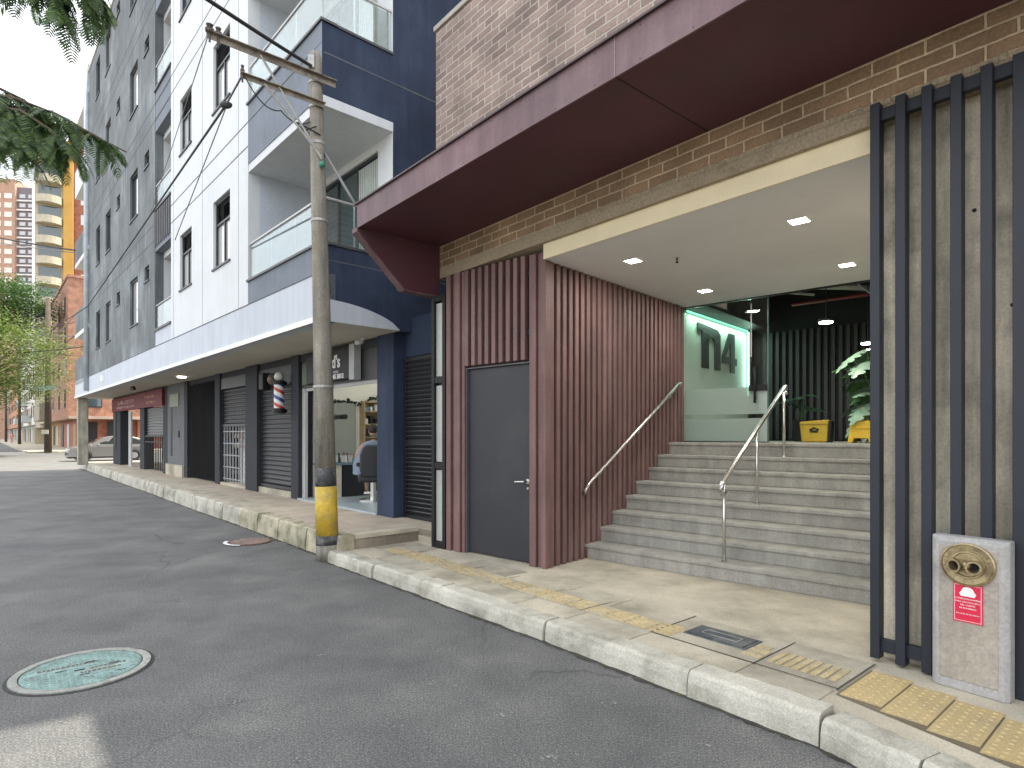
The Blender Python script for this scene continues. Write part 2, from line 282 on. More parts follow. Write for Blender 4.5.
# ------------------------------------------------------------------ mesh helpers
class MB:
    def __init__(s): s.v = []; s.f = []
    def add(s, vs, fs):
        o = len(s.v); s.v += [tuple(v) for v in vs]; s.f += [tuple(i + o for i in f) for f in fs]; return s
    def box(s, x0, x1, y0, y1, z0, z1):
        vs = [(x, y, z) for x in (x0, x1) for y in (y0, y1) for z in (z0, z1)]
        return s.add(vs, [(0, 1, 3, 2), (4, 6, 7, 5), (0, 4, 5, 1), (2, 3, 7, 6), (0, 2, 6, 4), (1, 5, 7, 3)])
    def prism(s, poly, a0, a1, axis='y'):
        n = len(poly)
        def P(p, a):
            return {'x': (a, p[0], p[1]), 'y': (p[0], a, p[1]), 'z': (p[0], p[1], a)}[axis]
        vs = [P(p, a0) for p in poly] + [P(p, a1) for p in poly]
        fs = [tuple(range(n))[::-1], tuple(range(n, 2 * n))] + [(i, (i + 1) % n, n + (i + 1) % n, n + i) for i in range(n)]
        return s.add(vs, fs)
    def path(s, pts, r, n=8, cap=True):
        pts = [Vector(p) for p in pts]
        rs = r if isinstance(r, (list, tuple)) else [r] * len(pts)
        vs = []; ref = None
        for i, p in enumerate(pts):
            d = (pts[min(i + 1, len(pts) - 1)] - pts[max(i - 1, 0)]).normalized()
            if ref is None:
                ref = Vector((0, 0, 1)) if abs(d.z) < .9 else Vector((1, 0, 0))
            a = d.cross(ref).normalized(); b = d.cross(a).normalized(); ref = -d.cross(a).cross(d).normalized() if False else ref
            for k in range(n):
                t = 2 * PI * k / n; vs.append(p + a * math.cos(t) * rs[i] + b * math.sin(t) * rs[i])
        fs = []
        for i in range(len(pts) - 1):
            for k in range(n):
                fs.append((i * n + k, i * n + (k + 1) % n, (i + 1) * n + (k + 1) % n, (i + 1) * n + k))
        if cap:
            fs.append(tuple(range(n))); fs.append(tuple(range((len(pts) - 1) * n, len(pts) * n)))
        return s.add(vs, fs)
    def cyl(s, c, r, z0, z1, n=24, r1=None):
        return s.path([(c[0], c[1], z0), (c[0], c[1], z1)], [r, r if r1 is None else r1], n)
    def ball(s, c, rx, ry, rz, u=12, v=8):
        vs = []; fs = []
        for j in range(v + 1):
            t = PI * j / v
            for i in range(u):
                p = 2 * PI * i / u
                vs.append((c[0] + rx * math.sin(t) * math.cos(p), c[1] + ry * math.sin(t) * math.sin(p), c[2] + rz * math.cos(t)))
        for j in range(v):
            for i in range(u): fs.append((j * u + i, j * u + (i + 1) % u, (j + 1) * u + (i + 1) % u, (j + 1) * u + i))
        return s.add(vs, fs)
    def ring(s, c, r0, r1, z0, z1, n=48):
        vs = []; fs = []
        for k in range(n):
            t = 2 * PI * k / n
            for r, z in ((r0, z0), (r1, z0), (r1, z1), (r0, z1)): vs.append((c[0] + r * math.cos(t), c[1] + r * math.sin(t), z))
        for k in range(n):
            a = 4 * k; b = 4 * ((k + 1) % n)
            for i in range(4): fs.append((a + i, a + (i + 1) % 4, b + (i + 1) % 4, b + i))
        return s.add(vs, fs)
    def grid_wall(s, x0, x1, z0, z1, y0, y1, holes):
        """wall in the xz plane between y0 and y1 with rectangular holes"""
        xs = sorted({x0, x1, *[v for h in holes for v in h[:2] if x0 < v < x1]})
        zs = sorted({z0, z1, *[v for h in holes for v in h[2:] if z0 < v < z1]})
        nx, nz = len(xs) - 1, len(zs) - 1
        sol = [[not any(h[0] - 1e-6 <= (xs[i] + xs[i+1]) / 2 <= h[1] and h[2] <= (zs[j] + zs[j+1]) / 2 <= h[3] for h in holes) for j in range(nz)] for i in range(nx)]
        S = lambda i, j: 0 <= i < nx and 0 <= j < nz and sol[i][j]
        for i in range(nx):
            for j in range(nz):
                if not sol[i][j]: continue
                a, b, c, d = xs[i], xs[i+1], zs[j], zs[j+1]
                s.add([(a, y0, c), (b, y0, c), (b, y0, d), (a, y0, d)], [(0, 1, 2, 3)])
                s.add([(a, y1, c), (b, y1, c), (b, y1, d), (a, y1, d)], [(3, 2, 1, 0)])
                if not S(i-1, j): s.add([(a, y0, c), (a, y1, c), (a, y1, d), (a, y0, d)], [(3, 2, 1, 0)])
                if not S(i+1, j): s.add([(b, y0, c), (b, y1, c), (b, y1, d), (b, y0, d)], [(0, 1, 2, 3)])
                if not S(i, j-1): s.add([(a, y0, c), (b, y0, c), (b, y1, c), (a, y1, c)], [(3, 2, 1, 0)])
                if not S(i, j+1): s.add([(a, y0, d), (b, y0, d), (b, y1, d), (a, y1, d)], [(0, 1, 2, 3)])
        return s
    def swap_xy(s):
        s.v = [(v[1], v[0], v[2]) for v in s.v]; return s
    def build(s, name, m, parent=None, bevel=0, smooth=False, seg=1, weld=False):
        me = bpy.data.meshes.new(name); me.from_pydata(s.v, [], s.f)
        if weld or not name.startswith(('crown', 'frond', 'leaf')):
            bm = bmesh.new(); bm.from_mesh(me)
            if weld: bmesh.ops.remove_doubles(bm, verts=bm.verts, dist=1e-5)
            bmesh.ops.recalc_face_normals(bm, faces=bm.faces)
            bm.to_mesh(me); bm.free()
        me.materials.append(m)
        if smooth:
            for p in me.polygons: p.use_smooth = True
        o = bpy.data.objects.new(name, me); COL.objects.link(o)
        if parent: o.parent = parent
        if bevel:
            md = o.modifiers.new('bev', 'BEVEL'); md.width = bevel; md.segments = seg; md.limit_method = 'ANGLE'; md.angle_limit = R(40)
        if smooth:
            md = None
        return o

def tag(o, label=None, cat=None, group=None, kind=None):
    if label: o['label'] = label
    if cat: o['category'] = cat
    if group: o['group'] = group
    if kind: o['kind'] = kind
    return o
def thing(name, label, cat, loc=(0, 0, 0), rz=0, group=None):
    o = bpy.data.objects.new(name, None); COL.objects.link(o); o.location = loc; o.rotation_euler = (0, 0, rz)
    return tag(o, label, cat, group)
def copy_tree(o, parent=None):
    c = o.copy(); COL.objects.link(c)
    if parent: c.parent = parent
    for ch in list(o.children): copy_tree(ch, c)
    return c
def place(o, loc, rz):
    o.location = loc; o.rotation_euler = (0, 0, rz); return o

def text_mesh(name, s, size, m, parent, loc, rot=(PI/2, 0, 0), depth=.004, align='CENTER', xs=1.0, spacing=1.0, bold=0.0):
    cu = bpy.data.curves.new(name, 'FONT'); cu.body = s; cu.size = size; cu.extrude = depth; cu.align_x = align; cu.align_y = 'CENTER'
    cu.space_character = spacing; cu.offset = bold; cu.resolution_u = 3
    t = bpy.data.objects.new(name, cu); COL.objects.link(t)
    bpy.context.view_layer.update()
    me = bpy.data.meshes.new_from_object(t); bpy.data.objects.remove(t)
    me.materials.clear(); me.materials.append(m)
    o = bpy.data.objects.new(name, me); COL.objects.link(o); o.parent = parent; o.location = loc; o.rotation_euler = rot; o.scale = (xs, 1, 1)
    return o

# frames
A1 = math.atan2(-.7638, .6455); O1 = (2.38, 3.955)            # entrance facade: x along street (towards viewer's right), y into the building
A2 = math.atan2(-.67, .7427);   C2 = (.365, 6.64)             # stair hall
A3 = math.atan2(-.7372, .6757); B0 = (-2.63, 8.30)            # apartment block
def W(fr, x, y, z=0):
    a, o = {'M': (A1, O1), 'H': (A2, C2), 'B': (A3, B0)}[fr]
    return (o[0] + x * math.cos(a) - y * math.sin(a), o[1] + x * math.sin(a) + y * math.cos(a), z)
def px(u, v, Y):  # pixel + depth -> world (construction aid only)
    return ((u - 512) / 600 * Y, Y, 1.6 + (434 - v) / 600 * Y)

# ------------------------------------------------------------------ camera / world / sun
cam = bpy.data.cameras.new('camera'); co = bpy.data.objects.new('camera', cam); COL.objects.link(co)
co.location = (0, 0, 1.6); co.rotation_euler = (PI/2, 0, 0)
cam.sensor_width = 36; cam.lens = 600 / 1024 * 36; cam.shift_y = 50 / 1024; cam.clip_end = 2000; cam.clip_start = .05
scene.camera = co

SUN_EL = R(60)
az = math.atan2(.6455, .7638) - R(10)                          # direction TOWARDS the sun, measured from +x
S = Vector((math.cos(az) * math.cos(SUN_EL), math.sin(az) * math.cos(SUN_EL), math.sin(SUN_EL)))
sl = bpy.data.lights.new('sun', 'SUN'); sl.energy = 4.8; sl.angle = R(.6); sl.color = (1, .93, .8)
so = bpy.data.objects.new('sun', sl); COL.objects.link(so)
so.rotation_euler = S.to_track_quat('Z', 'Y').to_euler()

w = bpy.data.worlds.new('World'); scene.world = w; w.use_nodes = True
nt = w.node_tree; N = nt.nodes; L = nt.links
bg = N['Background']; sky = N.new('ShaderNodeTexSky'); sky.sky_type = 'NISHITA'; sky.sun_disc = False
sky.sun_elevation = SUN_EL; sky.sun_rotation = PI/2 - az; sky.air_density = 1.2; sky.dust_density = 3.0
tc = N.new('ShaderNodeTexCoord'); cn = N.new('ShaderNodeTexNoise'); cn.inputs['Scale'].default_value = 2.2; cn.inputs['Detail'].default_value = 7
L.new(tc.outputs['Generated'], cn.inputs['Vector'])
mr = N.new('ShaderNodeMapRange'); mr.inputs[1].default_value = .28; mr.inputs[2].default_value = .5; mr.inputs[3].default_value = .55; mr.inputs[4].default_value = .95
L.new(cn.outputs['Fac'], mr.inputs[0])
mx = _mix(nt); mx.inputs[7].default_value = (9.6, 9.9, 10.4, 1)
L.new(mr.outputs[0], mx.inputs[0]); L.new(sky.outputs[0], mx.inputs[6]); L.new(mx.outputs[2], bg.inputs[0])
bg.inputs[1].default_value = .13

scene.view_settings.view_transform = 'Standard'; scene.view_settings.look = 'None'
scene.view_settings.exposure = 0.95; scene.view_settings.gamma = 1
scene.render.engine = 'CYCLES'
scene.cycles.use_denoising = True
scene.cycles.max_bounces = 7; scene.cycles.diffuse_bounces = 4; scene.cycles.transparent_max_bounces = 12
scene.cycles.caustics_reflective = False; scene.cycles.caustics_refractive = False
scene.cycles.sample_clamp_indirect = 6

# ------------------------------------------------------------------ ground, road, pavements (structure)
g = MB(); g.add([(-900, -300, -.004), (700, -300, -.004), (700, 1200, -.004), (-900, 1200, -.004)], [(0, 1, 2, 3)])
tag(g.build('ground', mat('far_ground', (.16, .15, .13), .95, .2, .05)), kind='structure')
def sheet(name, fr, pts, z, m):
    b = MB(); b.add([W(fr, x, y, z) for x, y in pts], [tuple(range(len(pts)))]); return tag(b.build(name, m), kind='structure')
sheet('road', 'M', [(-420, -9), (30, -9), (30, 3), (-420, 3)], 0, ASPHALT)
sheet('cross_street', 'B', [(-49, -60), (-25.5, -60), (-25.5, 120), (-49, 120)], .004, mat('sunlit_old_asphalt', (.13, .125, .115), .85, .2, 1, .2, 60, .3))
# near pavement
kerb_pts = [(-5.72, -1.30), (-4.6, -1.27), (-3.3, -1.235), (-1.9, -1.20), (-.62, -1.20), (.16, -1.20), (.62, -1.31), (1.6, -1.56), (3, -1.95), (8, -3.2)]
def kerb(name, fr, pts, z0, z1a, z1b, width, m, gap=.012, batter=.02):
    for i in range(len(pts) - 1):
        (xa, ya), (xb, yb) = pts[i], pts[i+1]
        d = Vector((xb - xa, yb - ya)); ln = d.length; d.normalize(); n = Vector((-d.y, d.x))
        k = max(1, round(ln / 1.0))
        b = MB()
        for j in range(k):
            s0 = ln * j / k + (gap / 2); s1 = ln * (j + 1) / k - (gap / 2)
            jz = random.uniform(-.006, .006); jb = random.uniform(-.008, .008)
            q = []
            nseg = 14
            secs = []
            for t in range(nseg + 1):
                s_ = s0 + (s1 - s0) * t / nseg
                wv = random.uniform(-.007, .007); hv = random.uniform(-.007, .004); chp = random.random() < .12; wv += .012*chp; hv -= .012*chp
                P = Vector((xa, ya)) + d * s_
                z1 = z1a + (z1b - z1a) * (i + s_ / ln) / (len(pts) - 1) + jz + hv
                prof = [(jb + wv, z0 - .05), (jb + wv + batter * .4, z0 + (z1 - z0) * .55), (jb + batter + wv, z1 - .02), (jb + batter + .022, z1), (width, z1 + .0), (width, z0 - .05)]
                secs.append([W(fr, P.x + n.x * o, P.y + n.y * o, z) for o, z in prof])
            vs = [p for s_ in secs for p in s_]; c = 6; fs = []
            for t in range(nseg):
                for e in range(c): fs.append((t*c+e, t*c+(e+1) % c, (t+1)*c+(e+1) % c, (t+1)*c+e))
            fs.append(tuple(range(c))); fs.append(tuple(range(nseg*c, nseg*c+c)))
            b.add(vs, fs)
        tag(b.build(name, m), kind='structure')
kerb('kerb', 'M', kerb_pts, 0, .15, .165, .19, KERB)
ZP = .12
b = MB()
inner = [(x, y + .185) for x, y in kerb_pts]
back = [(8, 3), (-1, 3), (-2.5, 2.2), (-5.72, .9)]
b.add([W('M', x, y, ZP) for x, y in inner + back], [tuple(range(len(inner) + len(back)))])
tag(b.build('pavement', CONC), kind='structure')
# slabs between kerb and facade with thin joints (real grooves between raised slabs)
def slab(x0, x1, y0, y1, m=CONC2, z=ZP, h=.006, fr='M', name='pavement_slab'):
    b = MB(); vs = [W(fr, x, y, zz) for zz in (z - .02, z + h) for x, y in ((x0, y0), (x1, y0), (x1, y1), (x0, y1))]
    b.add(vs, [(0, 1, 2, 3), (4, 5, 6, 7), (0, 1, 5, 4), (1, 2, 6, 5), (2, 3, 7, 6), (3, 0, 4, 7)])
    return tag(b.build(name, m), kind='structure')
xs = [-5.68, -5.0, -4.1, -3.3, -2.5, -1.9, -1.26]
for i in range(len(xs) - 1):
    slab(xs[i] + .006, xs[i+1] - .006, -1.01 + .0, -.70, CONC2 if i % 2 else CONC)
    slab(xs[i] + .006, xs[i+1] - .006, -.69, -.10, CONC if i % 2 else CONC2)
slab(-1.25, -.465, -1.0, -.70, CONC); slab(-.455, .04, -1.0, -.72, CONC2)
slab(-1.25, -.465, -.685, -.11, CONC2, h=.008); slab(-.45, .045, -.70, -.12, CONC2, h=.008)
jm = MB()
for (x0, x1, y0, y1) in ((-.463, -.452, -.70, -.11), (-1.265, -1.253, -.70, -.1), (.05, .06, -.72, -.12), (-1.25, .05, -.70, -.688)):
    jm.add([W('M', x, y, ZP + .0095) for x, y in ((x0, y0), (x1, y0), (x1, y1), (x0, y1))], [(0, 1, 2, 3)])
for k in range(7):
    x0 = -1.9 - k * .62 + random.uniform(-.1, .1); jm.add([W('M', x, y, ZP + .0095) for x, y in ((x0, -.70), (x0 + .009, -.70), (x0 + .02, -.3), (x0 + .011, -.3))], [(0, 1, 2, 3)])
tag(jm.build('pavement_joints', GROOVE), kind='structure')
# faded directional tactile bars
bars = MB(); x = -5.4; bed = MB()
rb = random.Random(3)
def barbox(bm_, x0, x1, y0, y1, z0, z1):
    vs = [W('M', x, y, z) for z in (z0, z1) for x, y in ((x0, y0), (x1, y0), (x1, y1), (x0, y1))]
    bm_.add(vs, [(0, 3, 2, 1), (4, 5, 6, 7), (0, 1, 5, 4), (1, 2, 6, 5), (2, 3, 7, 6), (3, 0, 4, 7)])
while x < -1.3:
    barbox(bed, x - .003, x + .206, -.685, -.435, ZP - .01, ZP + .0085)
    chip = rb.random() < .3
    for k in range(4):
        if not (chip and rb.random() < .5):
            y = -.67 + .062 * k
            barbox(bars, x + .004, x + (.199 if rb.random() < .8 else rb.uniform(.07, .15)), y, y + .034, ZP, ZP + .0125)
    x += .215
for k in range(4):
    if k < 3: barbox(bars, -1.24, -1.14, -.62 + .075*k, -.58 + .075*k, ZP, ZP + .0135)
barbox(bars, -.60, -.47, -.60, -.54, ZP, ZP + .0135); barbox(bars, -.60, -.47, -.50, -.44, ZP, ZP + .0135); barbox(bars, -.60, -.5, -.4, -.34, ZP, ZP + .0135)
for k in range(8):
    barbox(bars, -.42 + .055*k, -.385 + .055*k, -.60, -.36, ZP, ZP + .0135)
tag(bars.build('tactile_bar_strip', YELLOW_FADED), kind='structure')
tag(bed.build('tactile_tile_bed', mat('faded_tan_tile', (.41, .35, .235), .88, .2, 2.5, .2, 60, .3, dirt=(.36, .325, .25), dirt_amt=.8, dirt_scale=2)), kind='structure')
# dome tiles
dome = MB(); xk = .085
col = 0
while xk < 2.6:
    off = -.24 * (xk - .09)
    for r_ in range(3):
        y1 = -.245 + off - r_ * .172; y0 = y1 - .169
        barbox(dome, xk, xk + .214, y0, y1, ZP - .01, ZP + .0075)
        if xk < 1.5:
            for a in range(4):
                for c in range(3):
                    cx = xk + .03 + a * .0505; cy = y0 + .03 + c * .052
                    p0 = W('M', cx, cy)
                    ds = MB(); n = 7
                    vs = [(p0[0] + .014 * math.cos(2*PI*t/n), p0[1] + .014 * math.sin(2*PI*t/n), ZP + .007) for t in range(n)] + \
                         [(p0[0] + .008 * math.cos(2*PI*t/n), p0[1] + .008 * math.sin(2*PI*t/n), ZP + .0125) for t in range(n)]
                    dome.add(vs, [(t, (t+1) % n, n + (t+1) % n, n + t) for t in range(n)] + [tuple(range(n, 2*n))])
    xk += .225; col += 1
tag(dome.build('tactile_dome_paving', TILE), kind='structure')
jd = MB(); jd.add([W('M', x, y, ZP + .004) for x, y in ((.07, -.235), (.07, -.77), (2.7, -1.40), (2.7, -.865))], [(0, 1, 2, 3)])
tag(jd.build('paving_joint_bed', mat('joint_mortar', (.16, .13, .085), .95)), kind='structure')

# raised pavement by the shops
ZR = .30
b = MB(); b.prism([W('B', *p)[:2] for p in ((.86, -.02), (.86, 1.0), (1.35, 1.0), (1.35, 3), (-26, 3), (-26, .50), (-18, .33), (-10, .15), (-3, .0))], .02, ZR, 'z'); tag(b.build('raised_pavement', TERRA), kind='structure')
b = MB(); b.prism([W('B', *p)[:2] for p in ((.86, .0), (.86, 1.0), (1.35, 1.0), (1.35, 1.2), (-.4, 1.2), (-.4, .0))], -.02, ZR - .004, 'z')
tag(b.build('raised_pavement_end', KERBD), kind='structure')
strip = MB(); strip.prism([W('B', *p)[:2] for p in ((.88, -.02), (.88, 1.02), (.70, 1.02), (.70, -.02))], ZR - .045, ZR + .006, 'z')
tag(strip.build('raised_pavement_nosing', CONC), kind='structure')
# granite-ish kerb blocks, taller and mossy at the near end
kerb('raised_kerb', 'B', [(-3.0, -.115), (-1.2, -.155), (.9, -.20)], 0, .30, .31, .22, KERBD, .02, .03)
kerb('white_kerb', 'B', [(-26, .40), (-18, .225), (-10, .05), (-6.2, -.05), (-3.05, -.10)], 0, .285, .30, .24, KERB, .02, .03)
b = MB(); b.add([W('B', x, y, ZR + .001) for x, y in ((-3.0, .1), (-3.0, .42), (-26, 1.1), (-26, .55))], [(0, 1, 2, 3)])
tag(b.build('pavement_border', CONC), kind='structure')
# low step at the louvred gate
b = MB(); b.prism([W('B', *p)[:2] for p in ((.88, .99), (.88, 1.30), (1.45, 1.30), (1.45, .99))], 0, .2, 'z')
tag(b.build('gate_step_path', CONC2, bevel=.01), kind='structure')
# pale paint flecks on the road and dirt in the gutter
rs = random.Random(11); sc = MB()
for (u, v) in ((430, 683), (455, 688), (612, 705), (505, 713), (553, 759), (222, 700), (238, 701), (182, 604), (62, 724), (398, 727), (330, 655), (300, 760), (700, 742)):
    Y = 960 / (v - 434); X0 = (u - 512) / 600 * Y
    for q_ in range(rs.randint(3, 8)):
        n = 7; rr = rs.uniform(.003, .011); a0 = rs.uniform(0, PI); cx = X0 + rs.gauss(0, .028); cy = Y + rs.gauss(0, .02); pts = []
        for t in range(n):
            q = 2*PI*t/n; e = rr * rs.uniform(.45, 1.3); dx, dy = e*math.cos(q)*1.7, e*math.sin(q)*.7
            pts.append((cx + dx*math.cos(a0) - dy*math.sin(a0), cy + dx*math.sin(a0) + dy*math.cos(a0), .0035))
        sc.add(pts, [tuple(range(n))])
tag(sc.build('road_markings', mat('pale_scuff', (.26, .255, .24), .9, .4, 30)), kind='structure')
gd_ = MB(); prev = None
def gl_pts(fr, pts, w0, w1):
    out = []
    for (xa, ya), (xb, yb) in zip(pts[:-1], pts[1:]):
        k = max(2, int(math.hypot(xb - xa, yb - ya)/.05))
        for j_ in range(k): 
            t_ = j_/k; x, y = xa + (xb - xa)*t_, ya + (yb - ya)*t_
            out.append((W(fr, x, y - rs.uniform(w0, w1), .003), W(fr, x, y + .03, .003)))
    for a, b2 in zip(out[:-1], out[1:]): gd_.add([a[0], b2[0], b2[1], a[1]], [(0, 1, 2, 3)])
gl_pts('M', kerb_pts, .012, .05); gl_pts('B', [(-26, .40), (-18, .225), (-10, .05), (-6.2, -.05), (-3.05, -.10), (-1.2, -.155), (.9, -.20)], .015, .07)
tag(gd_.build('gutter_dirt', mat('gutter_grime', (.045, .042, .034), .95, .4, 8, .4, 60, .6, dirt=(.07, .075, .035), dirt_amt=.8, dirt_scale=5)), kind='structure')

# far pavement on the other side of the cross street and along the left
FA = math.atan2(-.748, .6634); FO = (-40.7, 55)
def WF(x, y, z=0): return (FO[0] + x*math.cos(FA) - y*math.sin(FA), FO[1] + x*math.sin(FA) + y*math.cos(FA), z)
b = MB(); b.prism([WF(*p)[:2] for p in ((5, -3.2), (5, 16), (-230, 16), (-230, -3.2), (0, -3.2), (3.5, -3.0))], -.02, .15, 'z')
tag(b.build('far_pavement', CONC), kind='structure')
b = MB(); b.prism([W('M', *p)[:2] for p in ((-32, -12.5), (-32, -8.6), (30, -8.6), (30, -12.5))], -.02, .15, 'z')
tag(b.build('opposite_pavement', CONC), kind='structure')

# ------------------------------------------------------------------ manhole cover, drain, meter cover
t = thing('manhole_cover', 'round pale green manhole cover set in the asphalt road', 'manhole cover', (-2.91, 4.07, .0))
MB().ring((0, 0), .348, .396, -.03, .012).build('rim', MANRIM, t)
mb = MB(); mb.cyl((0, 0), .338, -.03, .009, 56)
MB().ring((0, 0), .385, .418, -.02, .0035, 56).build('tar_collar', mat('tar_collar', (.035, .035, .034), .8, .3, 12, .3, 60, .6), t)
MB().ring((0, 0), .325, .330, .008, .0125, 56).build('raised_ring', MANHOLE, t)
MB().cyl((0, 0), .36, -.04, -.028, 40).build('dark_gap', BLACKM, t)
pl = mb.build('plate', MANHOLE, t)
rr = random.Random(5); cells = MB()
for i in range(-9, 10):
    for j in range(-9, 10):
        x, y = i*.034, j*.034
        if math.hypot(x, y) < .315 and not (abs(y - .08) < .035 and x < .1) and not (-.13 < y < .0 and x > -.05):
            cells.box(x - .010, x + .010, y - .010, y + .010, .008, .0125)
cells.build('stud_pattern', MANHOLE, pl)
rm_ = random.Random(6); lm = mat('worn_brown_letter', (.13, .115, .09), .8, .3, 20)
ins = MB()
for x0, x1, y in ((-.24, .10, .10), (.04, .24, -.02), (-.02, .20, -.085)):
    x = x0
    while x < x1:
        wd_ = rm_.uniform(.010, .024); ins.box(x, x + wd_, y - rm_.uniform(.008, .016), y + rm_.uniform(.008, .016), .0095, .0122); x += wd_ + .007
ins.build('worn_lettering', lm, pl)
for x, y in ((.05, .11), (-.12, .02), (-.02, -.02), (.18, -.005), (.19, -.19), (0, -.13)): MB().box(x - .03, x + .03, y - .005, y + .005, .0098, .0135).build('lifting_slot', BLACKM, pl)
t.rotation_euler = (0, 0, R(40))

t = thing('drain_grate', 'rusty round storm drain grate in the road beside the kerb', 'drain grate', (-3.88, 8.89, 0))
MB().ring((0, 0), .27, .31, -.02, .012, 40).build('rim', RUST, t)
MB().cyl((0, 0), .268, -.02, .002, 40).build('sump', BLACKM, t)
gb = MB()
for i in range(-5, 6):
    x = i*.05; h = math.sqrt(max(0, .27**2 - x*x))
    gb.box(x - .011, x + .011, -h, h, .003, .018)
    gb.box(-h, h, x - .011, x + .011, .003, .0165)
gb.build('grate_bars', mat('worn_rusty_bar', (.26, .19, .16), .8, .4, 12), t)
arc = MB()
arc.add([((.30 + dr) * math.cos(q), (.30 + dr) * math.sin(q), .014) for dr in (0.01, .065) for q in [PI*1.0 + k*PI*.5/10 for k in range(11)]],
        [(k, k+1, 12+k, 11+k) for k in range(10)])
arc.build('painted_arc', WHITEP, t)

t = thing('meter_cover', 'black rectangular iron meter cover set in the pavement slab', 'meter cover', W('M', -.855, -.40, ZP), A1)
MB().box(-.245, .245, -.13, .13, -.02, .012).build('frame', IRONC, t, .003)
MB().box(-.215, .215, -.105, .105, .012, .018).build('lid', IRONC, t, .002)
rm = MB(); rm.box(-.14, .14, -.045, -.04, .018, .021).box(-.14, .14, .04, .045, .018, .021).box(-.14, -.135, -.04, .04, .018, .021).box(.135, .14, -.04, .04, .018, .021)
rm.build('raised_border', GALV, t)

# ------------------------------------------------------------------ ENTRANCE BUILDING
bld = thing('brick_building', 'brown long-brick building with mauve canopy over a wide stair entrance', 'building', (*O1, 0), A1)
MB().box(-5.25, 14, 0, .3, 4.345, 6.93).build('wall', BRICKU, bld)
MB().box(-5.246, -5.05, .3, 11, 3.6, 6.93).build('side_wall', BRICKS, bld)
MB().box(-5.27, 14.02, -.03, .34, 6.93, 7.0).build('coping', mat('coping_concrete', (.36, .33, .30), .85, .2), bld, .006)
MB().box(-6.05, -1.45, 3.0, 11, 6.8, 20).build('shadow_block', BRICKU, bld)  # unseen tall block, added to throw shade over the street
MB().box(-5.0, 14, .3, 11, 6.6, 6.8).build('roof', SOFF, bld)
# canopy
cp = MB().box(-5.18, 14, -1.16, -1.145, 4.06, 4.335).build('fascia', PURPLE, bld)
MB().box(-5.2, 14, -1.185, -1.10, 4.336, 4.352).build('drip_edge', mat('dark_mauve_trim', (.07, .045, .05), .5), cp)
sm = MB()
for x in (-3.62, -1.22, 1.2, 3.6): sm.box(x, x + .006, -1.163, -1.16, 4.06, 4.335)
sm.build('seam', mat('seam_light', (.26, .2, .2), .5), cp)
rv = MB(); xx_ = -5.0
while xx_ < 4:
    for z in (4.085, 4.31): rv.path([(xx_, -1.159, z), (xx_, -1.163, z)], .006, 6)
    xx_ += .40
rv.build('rivets', mat('dull_rivet', (.07, .045, .05), .5), cp)
so_ = MB().box(-5.18, 14, -1.145, 0, 4.062, 4.07).build('soffit', MAROON, bld)
sm = MB()
for x in (-1.22, 1.2, 3.6): sm.box(x, x + .008, -1.145, 0, 4.059, 4.062)
sm.build('seam', BLACKM, so_)
MB().box(-5.18, 14, -1.145, 0, 4.07, 4.33).build('canopy_deck', BLACKM, bld)
MB().prism([(-1.16, 4.07), (-1.16, 4.02), (-.52, 3.42), (0, 3.41), (0, 4.07)], -5.28, -5.16, 'x').build('canopy_fin', MAROON, bld)
MB().prism([(-1.175, 4.06), (-1.175, 4.012), (-.525, 3.405), (0.0, 3.395), (0.0, 3.41), (-.52, 3.42), (-1.16, 4.02), (-1.16, 4.06)], -5.285, -5.155, 'x').build('fin_edge', PURPLE, bld)
# lintel
MB().box(-5.2, 14, 0, .17, 3.775, 4.06).build('lintel_brick', BRICKL, bld)
MB().box(-5.2, 14, .002, .17, 3.64, 3.775).build('lintel_stucco', STUCCO, bld)
rg = random.Random(2); lump = MB()
for i in range(150):
    x = -3.0 + i*.042; h = rg.uniform(.008, .022); lump.box(x, x + .043, -.004 - rg.random()*.003, .004, 3.74, 3.765 + h)
lump.build('mortar_smear', STUCCO, bld, .004)
MB().box(-3.225, .015, .05, .07, 3.478, 3.66).build('cream_band', CREAM, bld)
MB().box(.02, 14, .20, .5, 3.5, 4.06).box(.02, 14, .17, .2, 3.66, 3.8).build('header', STUCCO, bld)
# board-marked concrete wall behind the navy slats
MB().box(.02, 14, .10, .35, .10, 3.84).build('concrete_wall', BOARD, bld)
# ceiling of the hall
def H2M(x, y):
    p = W('H', x, y); dx, dy = p[0] - O1[0], p[1] - O1[1]
    return (dx*math.cos(A1) + dy*math.sin(A1), -dx*math.sin(A1) + dy*math.cos(A1))
cpoly = [H2M(0, 0), (-3.22, .07), (.015, .07), (.015, .37), (5.5, .37), H2M(8, 3.32), H2M(0, 3.32)]
MB().prism(cpoly, 3.51, 3.56, 'z').build('ceiling', CEIL, bld)

hall = thing('slat_clad_wall', 'mauve vertical slat cladding round the corner beside the stairs', 'cladding', (*C2, 0), A2)
MB().box(-.14, 0, .0, 3.35, .1, 3.50).build('backing_board', SLATB, hall)
rib = MB(); k = 0; y = .03
while y < 3.32:
    z0 = .12
    if y > .74: z0 = ZP + .17 * min(8, int((y - .723)/.294) + 1)
    rib.box(0, .052, y, y + .066, z0, 3.505); y += .1175
rib.build('side_slats', SLATP, hall, .003)
dw = MB()
dw.box(-1.58, -1.255, .02, .14, .1, 3.62).box(-.18, -.14, .02, .14, .1, 3.62).box(-1.255, -.18, .02, .14, 2.42, 3.62)
dw.build('door_wall_backing', SLATB, hall)
fr_ = MB(); 
for x0, x1, d in ((-1.58, -1.50, .05), (-1.48, -1.435, .02), (-1.41, -1.32, .06), (-1.31, -1.262, .03), (-.178, -.085, .06), (-.075, .0, .03)):
    fr_.box(x0, x1, -d, .02, .12, 3.62 if x1 < -.1 else 3.60)
